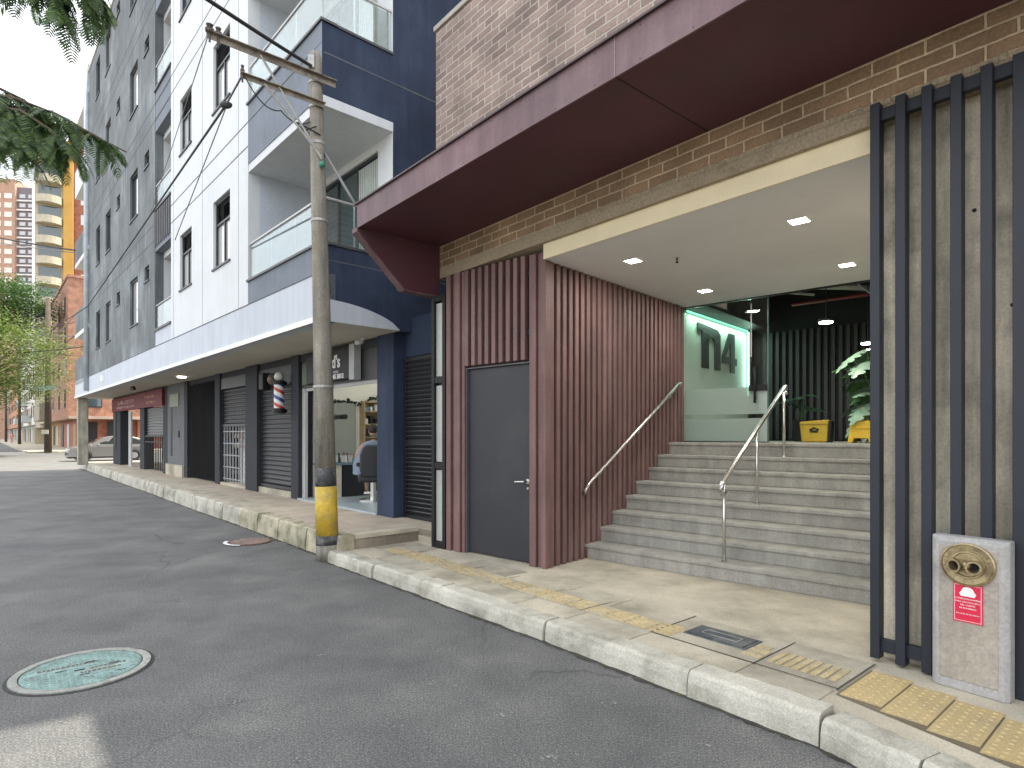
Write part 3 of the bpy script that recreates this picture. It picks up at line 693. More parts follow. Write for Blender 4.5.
fr_.box(0.0, .058, -.062, .028, .12, 3.505)
fr_.build('trim_boards', SLATP, hall, .003)
ab = MB(); x = -1.245
while x < -.22:
    ab.box(x, x + .062, -.045, .02, 2.44, 3.62); x += .1155
ab.build('slats_above_door', SLATP, hall, .003)
bo = MB(); x = -1.175
while x < -.25:
    for z in (2.72, 3.38): bo.box(x, x + .04, -.012, .021, z, z + .07)
    x += .1155
bo.build('fixing_gap', BLACKM, hall)
dr = MB().box(-1.24, -.20, .03, .075, .135, 2.40).build('service_door', DOORG, hall, .003)
dj = MB().box(-1.255, -1.243, -.01, .08, .12, 2.42).box(-.197, -.18, -.01, .08, .12, 2.42).box(-1.243, -.197, -.01, .08, 2.405, 2.42).build('door_jamb', mat('jamb', (.09, .085, .09), .5), hall)
hd = MB().path([(-.29, .03, 1.06), (-.29, -.05, 1.06)], .012, 10).path([(-.29, -.05, 1.06), (-.42, -.055, 1.055)], .012, 10).cyl((0, 0), 0, 0, 0, 3)
hd = MB().path([(-.27, .03, 1.06), (-.27, -.03, 1.06), (-.27, -.052, 1.06)], .012, 10).path([(-.262, -.052, 1.06), (-.40, -.055, 1.052)], [.013, .010], 10).path([(-.27, .032, 1.06), (-.27, .02, 1.06)], .028, 16)
hd.build('handle', STEEL, dr)
kh = MB().path([(-.27, .032, .98), (-.27, .022, .98)], .014, 12).build('lock', STEEL, dr)

# slim framed light panel at the left end
t = thing('framed_panel', 'tall slim black-framed panel with three pale panes between gate and slats', 'panel', (*W('H', -1.60, 0)[:2], ZP), A2)
f = MB().box(-.27, -.215, -.05, .04, 0, 3.28).box(-.06, -.005, -.05, .04, 0, 3.28)
for z in (0, 1.03, 2.14, 3.20): f.box(-.215, -.06, -.045, .035, z, z + .08)
f.build('frame', BLACKM, t, .003)
for z in (.08, 1.11, 2.22): MB().box(-.212, -.063, -.012, .004, z + .01, z + (.93 if z < .5 else 1.0 if z < 2 else .96)).build('pane', mat('pale_pane', (.42, .43, .40), .35, .1), t)

# navy slat screen
sc_ = thing('slat_screen', 'navy steel vertical slat screen in front of board-marked concrete', 'screen', (*O1, 0), A1)
xsl = [.01, .155, .297, .445, .59, .735, .88, 1.03, 1.175, 1.32, 1.465, 1.61, 1.755]
for i, x in enumerate(xsl):
    drop = .02 + .06 * min(x, 1.2)
    MB().box(x - .008, x + .048, -.062, .02, .16 - drop*.7, 3.745 - .03*x).build('slat', NAVYM, sc_, .003)
MB().box(.05, 1.8, -.035, .018, .19, .27).build('cross_rail', NAVYM, sc_, .003)
MB().box(.05, 1.8, -.03, .018, 3.63, 3.71).build('cross_rail', NAVYM, sc_, .003)
bh = MB()
for (x, z) in ((.52, 2.95), (.70, 2.35), (.95, 2.8)): bh.path([(x, .101, z), (x, .096, z)], .012, 10)
bh.build('wall_hole', BLACKM, sc_)

# staircase
st = thing('staircase', 'wide grey concrete staircase of eight steps climbing to the glass door', 'stairs', (*C2, 0), A2)
for i in range(8):
    y0 = .723 + .294*i; zt = ZP + .17*(i+1)
    y1 = y0 + .294 + .06 if i < 7 else 3.30
    MB().box(.012, 3.33, y0 + .022, y1, zt - .17 if i == 0 else zt - .169, zt - .04).box(.012, 3.33, y0, y1, zt - .04, zt).build('step', STAIR, st, .006, seg=2)
MB().box(.02, 3.32, 1.2, 3.2, .0, ZP + .16).build('base', STAIR, st)
# interior shell behind the landing
shell = thing('lobby', 'dark lobby with ribbed black walls and pipes above beyond the glass door', 'lobby', (*C2, 0), A2)
MB().box(-.5, 8, 3.30, 7, 1.36, ZP + 1.358).build('floor_slab', STAIR, shell)
MB().box(3.33, 3.5, -.45, 3.3, .12, 3.5).build('right_wall', BOARD, shell)
MB().box(-.5, 8, 6.2, 6.4, 1.4, 4.6).box(-.35, -.14, 5.97, 6.2, 1.4, 4.6).box(8, 8.2, 3.3, 6.4, 1.4, 4.6).build('back_wall', DARKINT, shell)
MB().box(-.5, 8, 3.36, 6.4, 4.5, 4.6).build('dark_ceiling', DARKINT, shell)
MB().box(0, 8, 3.30, 3.38, 3.50, 4.5).build('header_beam', BLACKM, shell)
rr_ = MB(); x = .2
while x < 6:
    rr_.box(x, x + .058, 6.13, 6.2, 1.5, 3.45); x += .115
rr_.build('ribs', DARKRIB, shell)
MB().box(-.14, 0, 3.36, 5.97, 1.48, 3.50).build('sign_wall', GREENLITW, shell)
MB().box(-.02, .35, 3.4, 5.97, 3.50, 3.56).build('light_cove', BLACKM, shell)
MB().box(.004, .02, 3.45, 5.90, 3.475, 3.495).build('led_strip', LED, shell)
MB().box(.004, .03, 5.90, 5.935, 2.3, 3.47).build('led_strip', LEDV, shell)
MB().box(-.1, .06, 5.94, 6.0, 1.48, 3.5).build('dark_return', BLACKM, shell)
pp = MB().path([(1.0, 5.2, 3.72), (5.5, 5.2, 3.72)], .03, 10).path([(2.5, 3.6, 3.95), (3.4, 6.1, 3.75)], .028, 10)
pp.build('red_pipe', REDPIPE, shell, smooth=True)
pp = MB().path([(.9, 4.0, 3.82), (1.9, 4.5, 3.74), (2.4, 5.0, 3.72)], .045, 10).path([(1.0, 4.15, 3.9), (1.6, 4.1, 3.75), (2.0, 4.6, 3.85), (2.3, 4.6, 3.55), (2.4, 4.7, 3.45)], .014, 8).path([(.7, 4.2, 3.84), (1.5, 4.6, 3.70)], .02, 8)
pp.build('conduit', GREYP, shell, smooth=True)
# letters
lt = thing('number_sign', 'large black letter n and figure 4 mounted on the green-lit white wall', 'sign', (*C2, 0), A2)
def yz_prism(poly, x0, x1): return MB().prism(poly, x0, x1, 'x')
n_ = [(3.78, 3.36), (3.95, 3.36), (4.55, 3.33), (4.66, 3.25), (4.66, 2.66), (4.43, 2.66), (4.43, 3.10), (4.36, 3.17), (4.25, 3.17), (4.20, 3.10), (4.20, 2.66), (3.95, 2.66), (3.95, 3.24), (3.78, 3.24)]
yz_prism(n_, .012, .03).build('letter', LETTER, lt, .004)
four = MB()
four.prism([(5.08, 3.34), (5.26, 3.34), (5.26, 2.66), (5.08, 2.66)], .012, .03, 'x')
four.prism([(5.02, 3.34), (5.08, 3.34), (5.08, 3.18), (4.88, 2.92), (4.74, 2.92)], .012, .03, 'x')
four.prism([(4.74, 2.80), (4.74, 2.92), (5.08, 2.92), (5.08, 2.80)], .013, .029, 'x')
four.prism([(5.26, 2.80), (5.26, 2.92), (5.36, 2.92), (5.36, 2.80)], .013, .029, 'x')
four.build('figure', LETTER, lt)

# glass door
gd = thing('glass_door', 'tall glass door panel with frosted bands and long bar handle', 'glass door', (*W('H', 0, 3.34)[:2], 1.482), A2)
MB().box(.03, 1.25, 0, .012, 0, 2.01).build('pane', CLEAR, gd)
MB().box(.03, 1.248, -.004, -.001, .01, .34).build('frosted_band', FROST, gd)
MB().box(.03, 1.248, -.004, -.001, .40, .78).build('frosted_band', FROST, gd)
MB().box(1.244, 1.262, -.006, .018, 0, 2.01).build('edge_strip', mat('glass_edge', (.06, .12, .10), .2), gd)
MB().path([(1.09, -.05, .55), (1.09, -.05, 1.05)], .016, 10).path([(1.09, -.05, .62), (1.09, 0, .62)], .01, 8).path([(1.09, -.05, .98), (1.09, 0, .98)], .01, 8).build('handle', BLACKM, gd, smooth=True)
MB().box(1.02, 1.035, -.012, -.006, 1.2, 1.95).build('vertical_rod', GREYP, gd)
MB().box(1.0, 1.245, -.03, .03, .72, .80).build('patch_lock', BLACKM, gd)
MB().box(0, 1.25, -.02, .02, -.004, .012).build('floor_channel', BLACKM, gd)

# handrails
hr = thing('wall_handrail', 'stainless handrail fixed to the mauve slat wall beside the stairs', 'handrail', (*C2, 0), A2)
s0, s1 = .655, 2.97; z0, z1 = .99, 2.33
pts = [(.05, s0 + .01, z0 - .09), (.10, s0 - .03, z0 - .085), (.125, s0 - .05, z0 - .05), (.125, s0 - .03, z0 - .01), (.125, s0 + .02, z0 + .03)]
pts += [(.125, s1 - .02, z1), (.125, s1 + .03, z1 + .01), (.11, s1 + .05, z1 - .02), (.06, s1 + .04, z1 - .05)]
MB().path(pts, .021, 12).build('rail', STEEL, hr, smooth=True)
br_ = MB()
for q in (.12, .5, .88):
    y = s0 + (s1 - s0)*q; z = z0 + .03 + (z1 - z0 - .03)*q; br_.path([(.05, y, z - .06), (.12, y, z - .06), (.125, y, z - .02)], .007, 8)
br_.build('bracket', STEEL, hr, smooth=True)
hc = thing('centre_handrail', 'stainless handrail on three posts standing midway on the stairs', 'handrail', (*C2, 0), A2)
xr = 1.675
pa = (.80, 1.07); pb = (2.70, 2.19)
pts = [(xr, pa[0] + .06, pa[1] - .07), (xr, pa[0] + .0, pa[1] - .085), (xr, pa[0] - .05, pa[1] - .05), (xr, pa[0] - .04, pa[1] + .0), (xr, pa[0] + .01, pa[1] + .04),
       (xr, pb[0], pb[1]), (xr, pb[0] + .05, pb[1] + .01), (xr, pb[0] + .08, pb[1] - .03), (xr, pb[0] + .06, pb[1] - .075), (xr, pb[0] + .02, pb[1] - .07)]
MB().path(pts, .024, 12).build('rail', STEEL, hc, smooth=True)
for y, zb in ((.84, ZP + .17), (1.755, ZP + .17*4), (2.68, ZP + .17*7)):
    zt = pa[1] + .03 + (y - pa[0])*(pb[1] - pa[1])/(pb[0] - pa[0])
    p_ = MB().path([(xr, y, zb), (xr, y, zt - .01)], .0165, 12).build('post', STEEL, hc, smooth=True)
    MB().cyl((xr, y), .035, zb, zb + .008, 18).build('base_flange', STEEL, p_)

# ceiling downlights
for i, (u, v, lab) in enumerate(((799, 221, 'square downlight at the front right of the entrance ceiling, nearest the navy slats top'), (633, 261, 'square downlight at the front of the ceiling near the mauve slat wall'),
                             (847, 265, 'square downlight at the rear of the ceiling above the top steps, near navy slats'), (705, 291, 'square downlight at the rear of the ceiling close to the glass door'))):
    Y = 1.905*600/(434 - v); X = (u - 512)/600*Y
    if i == 0:
        dl = thing('downlight', lab, 'ceiling light', (X, Y, 3.508), A2, 'square downlights in the entrance ceiling')
        f = MB().box(-.095, .095, -.095, -.075, -.006, .002).box(-.095, .095, .075, .095, -.006, .002).box(-.095, -.075, -.075, .075, -.006, .002).box(.075, .095, -.075, .075, -.006, .002)
        f.build('bezel', WHITEP, dl); MB().box(-.075, .075, -.075, .075, -.003, .002).build('diffuser', LIT, dl); d0 = dl
    else:
        dl = copy_tree(d0); place(dl, (X, Y, 3.508), A2); dl['label'] = lab
sp = thing('sprinkler', 'small dark sprinkler head hanging from the entrance ceiling', 'sprinkler', (*px(677, 262, 6.5)[:2], 3.51), 0)
MB().cyl((0, 0), .025, -.006, 0, 14).build('plate', GREYP, sp); MB().cyl((0, 0), .008, -.05, -.006, 8).cyl((0, 0), .018, -.055, -.05, 10).build('head', BLACKM, sp)
for u, v, Y, lab in ((826, 323, 8.1, 'round hanging lamp lit in the dark lobby by the red pipe'), (868, 344, 8.6, 'smaller round lamp lit in the lobby above the large leafy plant')):
    p = px(u, v, Y); t = thing('lobby_lamp', lab, 'ceiling light', p, 0, 'round lamps in the lobby')
    MB().cyl((0, 0), .085, 0, .015, 24).build('diffuser', LIT2, t); MB().cyl((0, 0), .098, .015, .05, 24).path([(0, 0, .05), (0, 0, 4.5 - p[2])], .006, 6).build('housing', BLACKM, t)

# yellow items and plant on the landing
t = thing('delivery_bag', 'yellow box bag with dark side standing against the ribbed black wall', 'bag', (*W('H', 1.56, 4.45)[:2], 1.48), A2 + R(6))
MB().prism([(-.17, 0), (-.20, .30), (.19, .33), (.17, 0)], -.13, .13, 'y').build('body', YELB, t, .02, seg=2)
MB().prism([(.172, 0), (.192, .33), (.235, .31), (.215, 0)], -.12, .12, 'y').build('side_panel', BLACKM, t, .01)
MB().path([(-.06, -.133, .18), (0, -.136, .21), (.06, -.133, .18)], .012, 8).box(-.05, .05, -.137, -.13, .14, .175).build('handle', BLACKM, t)
MB().box(-.19, .19, -.137, -.131, .255, .27).build('flap_seam', mat('dark_yellow', (.28, .19, .02), .7), t)
t = thing('yellow_stand', 'bright yellow plastic stand with notched feet below the leafy plant', 'plant stand', (*W('H', 2.26, 4.05)[:2], 1.48), A2)
MB().prism([(-.16, 0), (-.11, .30), (.11, .30), (.16, 0), (.10, 0), (.08, .06), (-.08, .06), (-.10, 0)], -.13, .13, 'y').build('body', YEL, t, .01)
MB().box(-.12, .12, -.145, -.13, .19, .22).build('lip', YEL, t, .004)
MB().prism([(-.03, .30), (-.015, .48), (.015, .48), (.03, .30)], -.02, .02, 'y').build('grip', YEL, t, .005)
pt = thing('potted_monstera', 'large potted monstera with broad split leaves at the top of the stairs', 'plant', (*W('H', 2.42, 4.30)[:2], 1.48), A2)
MB().path([(0, 0, 0), (0, 0, .30)], [.13, .17], 20).build('pot', BLACKM, pt)
def leaf_outline(L_, Wd):
    pts = []
    for i in range(17):
        t_ = i/16; wv = Wd * math.sin(PI * min(1, t_**.75)) ** .8
        if i % 3 == 2 and 2 < i < 15: wv *= .5
        pts.append((t_ * L_, wv))
    return pts
def monstera_leaf(mb, base, az_, el, L_, Wd, droop):
    o = leaf_outline(L_, Wd); vs = []; fs = []
    d = Vector((math.cos(az_), math.sin(az_), 0)); sd = Vector((-d.y, d.x, 0))
    for i, (s_, wv) in enumerate(o):
        tt = s_/L_
        c = Vector(base) + d*(s_*math.cos(el)) + Vector((0, 0, s_*math.sin(el) - droop*tt*tt))
        for k in (-1, 0, 1): vs.append(c + sd*(k*wv) + Vector((0, 0, -.25*wv if k else 0)))
    for i in range(len(o) - 1):
        for k in (0, 1): fs.append((i*3+k, i*3+k+1, i*3+3+k+1, i*3+3+k))
    mb.add(vs, fs)
rl = random.Random(8)
l1, l2, stt = MB(), MB(), MB()
for i in range(30):
    a = rl.uniform(0, 2*PI) if i > 16 else PI + rl.uniform(-1.1, 1.3)
    h = rl.uniform(.42, 1.32); o = rl.uniform(.05, .25)
    b_ = (math.cos(a)*o, math.sin(a)*o, h)
    monstera_leaf(l1 if i % 2 else l2, b_, a, rl.uniform(-.5, .4), rl.uniform(.34, .46), rl.uniform(.14, .20), rl.uniform(.15, .4))
    stt.path([(0, 0, .28), (b_[0]*.3, b_[1]*.3, h*.6), b_], .009, 6)
l1.build('leaf', LEAFM, pt); l2.build('leaf', LEAFM2, pt); stt.build('stem', LEAFM, pt)
pt2 = thing('dark_potted_plant', 'small dark leafy plant in shadow behind the glass door edge', 'plant', (*W('H', 1.15, 5.2)[:2], 1.48), A2)
MB().path([(0, 0, 0), (0, 0, .35)], [.12, .15], 16).build('pot', BLACKM, pt2)
l1 = MB()
for i in range(9): a = i*.7; monstera_leaf(l1, (math.cos(a)*.08, math.sin(a)*.08, .5 + .03*i), a, .2, .34, .10, .12)
for i in range(9): a = i*.7; l1.path([(0, 0, .3), (math.cos(a)*.08, math.sin(a)*.08, .5 + .03*i)], .008, 5)
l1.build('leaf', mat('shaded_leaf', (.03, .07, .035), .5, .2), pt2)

# ------------------------------------------------------------------ fire connection box
hx = thing('fire_connection_box', 'waist-high cement box with brass twin hose inlets beside the navy slats', 'fire hydrant', (*W('M', .553, -.118)[:2], ZP), A1 - R(4))
Wd, D, Ht = .186, .052, .885
body = MB()
def rect(y, m_, b_=0, tp=0): return [(-Wd + m_, y, b_), (Wd - m_, y, b_), (Wd - m_, y, Ht - m_ - tp), (-Wd + m_, y, Ht - m_ - tp)]
secs = [rect(D, 0), rect(-.03, 0), rect(-D, .026)]
vs = [p for s_ in secs for p in s_]
fs = [(0, 1, 2, 3), (8, 9, 10, 11)] + [(a*4 + e, a*4 + (e+1) % 4, (a+1)*4 + (e+1) % 4, (a+1)*4 + e) for a in range(2) for e in range(4)]
body.add(vs, fs); body.build('body', HYDR, hx, .008, seg=2)
MB().box(-Wd + .045, Wd - .045, -D - .004, -D + .01, .06, Ht - .055).build('front_face', HYD, hx, .004)
pz = .735
plate = MB(); n = 40; SC = 1.12
prof = [(.118, 0), (.118, .014), (.110, .020), (.106, .014), (.078, .012), (.074, .020), (.066, .020), (.062, .012), (0.001, .012)]
vs = []; fs = []
for r, h in [(a*SC, b) for a, b in prof]:
    for k in range(n): vs.append((r*math.cos(2*PI*k/n), -D - .004 - h, pz + r*.93*math.sin(2*PI*k/n)))
for i in range(len(prof) - 1):
    for k in range(n): fs.append((i*n + k, i*n + (k+1) % n, (i+1)*n + (k+1) % n, (i+1)*n + k))
plate.add(vs, fs); bp_ = plate.build('brass_plate', BRASS, hx, smooth=False)
lets = 'CONEXION BOMBEROS'
for i, ch in enumerate(lets):
    if ch == ' ': continue
    a = R(205 - i*(230/(len(lets) - 1))); r = .092*SC
    text_mesh('raised_letter', ch, .026, BRASS, bp_, (r*math.cos(a), -D - .0215, pz + r*.93*math.sin(a)), (PI/2, -(a - PI/2), 0), .002)
for sgn in (-1, 1):
    cx = sgn*.052
    o1 = MB(); nn = 24
    ax = Vector((sgn*.35, -1, -.05)).normalized(); st_ = Vector((cx*.45, -D - .012, pz)); 
    o1.path([st_, st_ + ax*.055], [.030, .034], nn, cap=False)
    e = st_ + ax*.055; o1.path([e, e + ax*.018], [.039, .039], nn, cap=False)
    # hollow ring lip
    side = ax.cross(Vector((0, 0, 1))).normalized(); up = side.cross(ax)
    vs = []
    for r, d_ in ((.034, 0), (.039, 0), (.039, .018), (.028, .018), (.026, -.03)):
        for k in range(nn):
            q = 2*PI*k/nn; vs.append(e + ax*d_ + side*math.cos(q)*r + up*math.sin(q)*r)
    fs = [(i*nn + k, i*nn + (k+1) % nn, (i+1)*nn + (k+1) % nn, (i+1)*nn + k) for i in range(4) for k in range(nn)]
    o1.add(vs, fs); io = o1.build('hose_inlet', BRASS, bp_)
    MB().path([e - ax*.03, e - ax*.026], .0262, nn).build('inlet_bore', BLACKM, io)
MB().ball((0, -D - .035, pz), .03, .03, .026).build('centre_boss', BRASS, bp_, smooth=True)
sg = MB().box(-.052, .052, -D - .008, -D - .004, .435, .605).build('sticker', REDS, hx)
MB().box(-.048, .048, -D - .0095, -D - .008, .597, .6).box(-.048, .048, -D - .0095, -D - .008, .440, .443).box(-.048, -.045, -D - .0095, -D - .008, .443, .597).box(.045, .048, -D - .0095, -D - .008, .443, .597).build('border_line', PINK, sg)
sg.scale = (1.36, 1, 1.30); sg.location = (0, 0, -.163)
ic = MB().prism([(.022*math.cos(q), .572 + .02*math.sin(q)) for q in [k*PI/8 for k in range(9)]], -D - .0095, -D - .008, 'y').prism([(-.03, .562), (-.024, .55), (.024, .55), (.03, .562), (.022, .572), (-.022, .572)], -D - .0097, -D - .008, 'y')
ic.build('helmet_symbol', WHT, sg)
for i, (tx, sz) in enumerate((('CONEXION SIAMESA', .0095), ('PARA USO EXCLUSIVO', .0085), ('DEL CUERPO', .009), ('DE BOMBEROS', .009), ('EN CASO DE INCENDIO', .0075))):
    text_mesh('sticker_text', tx, sz, WHT, sg, (0, -D - .0085, .538 - .0135*i - (.012 if i == 4 else 0)), (PI/2, 0, 0), .0006)

# ------------------------------------------------------------------ APARTMENT BLOCK
apt = thing('apartment_building', 'white and grey apartment block with navy end wall and shuttered shops below', 'building', (*B0, 0), A3)
P = 3.08
OP = [(4.24 + P*i, 6.16 + P*i) for i in range(4)]
TOP = 15.8
def front(x0, x1, z0, z1, holes, m, nm='wall', y0=0, y1=.2):
    return MB().grid_wall(x0, x1, z0, z1, y0, y1, holes).build(nm, m, apt)
winsA = [(-4.87, -3.86, 4.85 + P*i, 6.17 + P*i) for i in range(4)]
winsB = [(-7.33, -6.39, 4.87 + P*i, 6.12 + P*i) for i in range(4)]
front(-8.13, -2.91, 3.84, TOP, winsA + winsB, WALLW)
tall = [(-12.86, -11.8), (-16.96, -16.0), (-18.97, -18.1)]
winsT = [(a, b_, 4.75 + P*i, 6.1 + P*i) for i in range(4) for a, b_ in tall]
winsS = [(a, a + .55, 5.72 + P*i, 6.12 + P*i) for i in range(4) for a in (-14.95, -10.95)]
front(-20.6, -9.74, 3.84, TOP, winsT + winsS, WALLG)
# corner balcony bands (front) and recess bands
zb = [(3.84, 4.24)] + [(6.30 + P*i, 7.32 + P*i) for i in range(3)] + [(6.30 + P*3, TOP)]
for a, b_ in zb:
    MB().box(-2.91, -.2, 0, .2, a, b_).build('balcony_band', BAND, apt)
    if b_ < TOP: MB().box(-2.93, .03, -.03, .22, b_, b_ + .035).build('balcony_sill', mat('dark_sill', (.06, .06, .065), .5), apt)
for a, b_ in OP:
    MB().box(-2.91, -.2, .012, .2, b_ , b_ + .14).build('balcony_edge', WALLW, apt)
    MB().box(-2.91, -.2, .2, 1.13, b_ , b_ + .14).build('balcony_soffit', WALLW, apt)
    MB().box(-2.91, -.2, .2, 1.13, a - .14, a - .12).build('balcony_floor', GREYP, apt)
    MB().box(-9.74, -8.13, .2, 1.5, b_ , b_ + .14).build('balcony_soffit', WALLW, apt)
    MB().box(-9.74, -8.13, .2, 1.5, a - .14, a - .12).build('balcony_floor', GREYP, apt)
for a, b_ in zb:
    MB().box(-9.74, -8.13, .01, .2, a, b_).build('balcony_band', BAND if a > 4 else FASC, apt)
    if b_ < TOP: MB().box(-9.75, -8.12, -.03, .22, b_, b_ + .05).build('balcony_sill', MATS['dark_sill'], apt)
    if a > 4:
        fn = MB()
        if a < 7:
            for k in range(9): fn.box(-9.7 + k*.18, -9.66 + k*.18, -.03, .01, a + .1, b_ - .05)
            fn.build('fin_grille', mat('grey_fin', (.12, .12, .125), .6), apt)
# recess returns
MB().box(-8.13, -8.0, .2, 1.5, 3.84, TOP).box(-9.87, -9.74, .2, 1.5, 3.84, TOP).box(-9.74, -8.13, 1.5, 1.6, 3.84, TOP).build('recess_wall', WALLW, apt)
MB().box(-3.05, -2.91, .2, 1.2, 3.84, TOP).build('recess_wall', mat('blue_grey_white', (.52, .57, .64), .85, .04), apt)
# back wall of corner balcony with sliding doors
for a, b_ in OP:
    MB().box(-.2, -.003, 1.124, 1.1298, a - .12, b_).build('wall', WALLW, apt)
    MB().grid_wall(-2.91, -.2, a - .12, b_, 1.13, 1.33, [(-2.6, -.45, a - .12, b_ - .12)]).build('wall', WALLW, apt)
    f = MB()
    for x in (-2.6, -1.92, -1.2, -.5): f.box(x, x + .05, 1.17, 1.23, a - .12, b_ - .12)
    f.box(-2.6, -.45, 1.165, 1.235, b_ - .17, b_ - .12)
    sd_ = f.build('sliding_door', FRAMEB, apt)
    MB().box(-2.55, -.5, 1.195, 1.205, a - .12, b_ - .17).build('pane', WGL3, sd_)
    cu = MB(); 
    for k in range(9): cu.box(-1.15 + k*.07, -1.10 + k*.07, 1.178, 1.19, a - .1, b_ - .2)
    cu.build('curtain', mat('sheer_curtain', (.45, .5, .47), .8), sd_)
# end wall (navy) along y at x=0
ew = MB().grid_wall(0, 12, 3.17, TOP, -.2, 0, [(-.01, 1.13, a, b_ + .14) for a, b_ in OP]); ew.swap_xy()
ew.build('end_wall', NAVY, apt)
MB().box(-.2, .003, -.0015, .0, 3.84, 4.24).build('corner_trim', BAND, apt)
for a, b_ in OP:
    MB().box(-.2, .006, -.003, 1.128, b_, b_ + .14).build('balcony_edge', WALLW, apt)
    MB().box(-.2, .006, -.004, -.0, b_ + .14, min(b_ + 1.16, TOP)).build('corner_trim', BAND, apt)
    MB().box(-.205, .02, -.02, 1.13, a, a + .035).build('balcony_sill', MATS['dark_sill'], apt)
    rail = MB().path([(-2.88, .03, a + .66), (-.03, .03, a + .66), (-.03, 1.11, a + .66)], .02, 8)
    gr = rail.build('glass_railing', mat('brushed_rail', (.5, .5, .49), .4, metal=.7), apt)
    po = MB()
    for x in (-2.86, -1.95, -1.0, -.06): po.box(x, x + .02, .045, .06, a + .03, a + .66)
    po.box(-.075, -.055, 1.06, 1.08, a + .03, a + .66).box(-.075, -.055, .52, .54, a + .03, a + .66)
    po.build('rail_post', MATS['brushed_rail'], gr)
    MB().box(-2.86, -.05, .028, .036, a + .05, a + .62).box(-.04, -.032, .06, 1.08, a + .05, a + .62).build('glass_pane', RAILGL, gr)
    r2 = MB().path([(-9.72, .03, a + .66), (-8.15, .03, a + .66)], .02, 8).build('glass_railing', MATS['brushed_rail'], apt)
    MB().box(-9.70, -8.17, .028, .036, a + .05, a + .62).build('glass_pane', RAILGL, r2)
# horizontal joints
jt = MB()
for z in [3.84] + [6.60 + P*i for i in range(4)] + [7.02 + P*i for i in range(3)]:
    jt.box(-20.6, -2.92, -.003, -.0005, z, z + .022) if z > 4 else jt.box(-24.6, -.02, -.0035, -.0005, z, z + .02)
    if z > 4:
        jt.box(-2.9, -.01, -.005, -.003, z + .0, z + .015) if (z - 7.02) % P < .01 else None
for i in range(4): z = 6.89 + P*i; jt.box(.0005, .003, .03, 12, z, z + .02)
for z in (4.02,): jt.box(.0005, .003, .0, 12, z, z + .015)
for x in (-5.6, -3.4, -7.9): jt.box(x, x + .008, -.003, -.0005, 3.86, TOP)
jt.build('joint_lines', mat('shadow_joint', (.10, .105, .115), .9), apt)
# fascia / canopy
MB().box(-24.6, -.0, .0, .2, 3.17, 3.84).build('fascia', FASC, apt)
MB().box(-24.62, .012, -.02, .02, 3.17, 3.25).build('fascia_lip', WHITEP, apt)
MB().box(-24.6, -.2, .2, 1.3, 3.172, 3.24).build('soffit', SOFF, apt)
MB().box(-24.6, -.2, 1.3, 12, 3.24, 3.84).build('floor_slab', SOFF, apt)
arcp = [(0, 3.17)] + [(1.2, 3.17)] + [(1.2*(1 - k/14), 3.21 + .27*math.sin(PI/2*min(1, (k/14)**.7))) for k in range(15)]
MB().prism(arcp, -.02, .016, 'x').build('canopy_end', FASC, apt)
MB().box(-.2, 0.002, .2, 1.24, 3.168, 3.2).build('soffit', SOFF, apt)
MB().box(-20.6, -.0, 0.2, 12, TOP - .1, TOP).box(-20.65, .03, -.03, .22, TOP, TOP + .12).build('roof', SOFF, apt)
MB().box(-24.5, -22.9, 1.6, 1.8, 3.84, TOP).box(-24.5, -20.6, 11.8, 12, .3, TOP).build('rear_wall', WALLG, apt)
# windows
def window(x0, x1, z0, z1, louvre=True, gl=WGL2):
    f = MB().box(x0, x1, .05, .12, z0, z0 + .05).box(x0, x1, .05, .12, z1 - .05, z1).box(x0, x0 + .05, .05, .12, z0 + .05, z1 - .05).box(x1 - .05, x1, .05, .12, z0 + .05, z1 - .05)
    f.box(x0 - .03, x1 + .03, -.03, .05, z0 - .035, z0 + .0)
    zl = z1 - .05
    if louvre:
        zl = z1 - (z1 - z0)*.33; f.box(x0 + .05, x1 - .05, .05, .12, zl - .04, zl)
        f.box((x0 + x1)/2 - .02, (x0 + x1)/2 + .02, .055, .115, z0 + .05, zl - .04)
    wn = f.build('window', FRAMEB, apt)
    MB().box(x0 + .05, x1 - .05, .085, .092, z0 + .05, zl - .04 if louvre else zl).build('pane', gl, wn)
    if louvre:
        lv = MB()
        z = zl + .01
        while z < z1 - .07:
            lv.prism([(.07, z), (.11, z + .045), (.115, z + .045), (.075, z)], x0 + .05, x1 - .05, 'x'); z += .055
        lv.build('louvre', mat('grey_louvre', (.16, .165, .17), .6), wn)
rw = random.Random(4)
for h in winsA: window(*h, True, WGL2 if rw.random() < .6 else WGL3)
for h in winsB: window(*h, True, WGL2 if rw.random() < .6 else WGL3)
for h in winsT: window(*h, False, rw.choice((WGL2, WGL3, WGL3)))
for h in winsS: window(*h, False, WGL3)
MB().box(-20.5, -2.95, .6, .7, 3.9, TOP - .2).build('inner_wall', mat('dim_room', (.10, .10, .10), .9), apt)
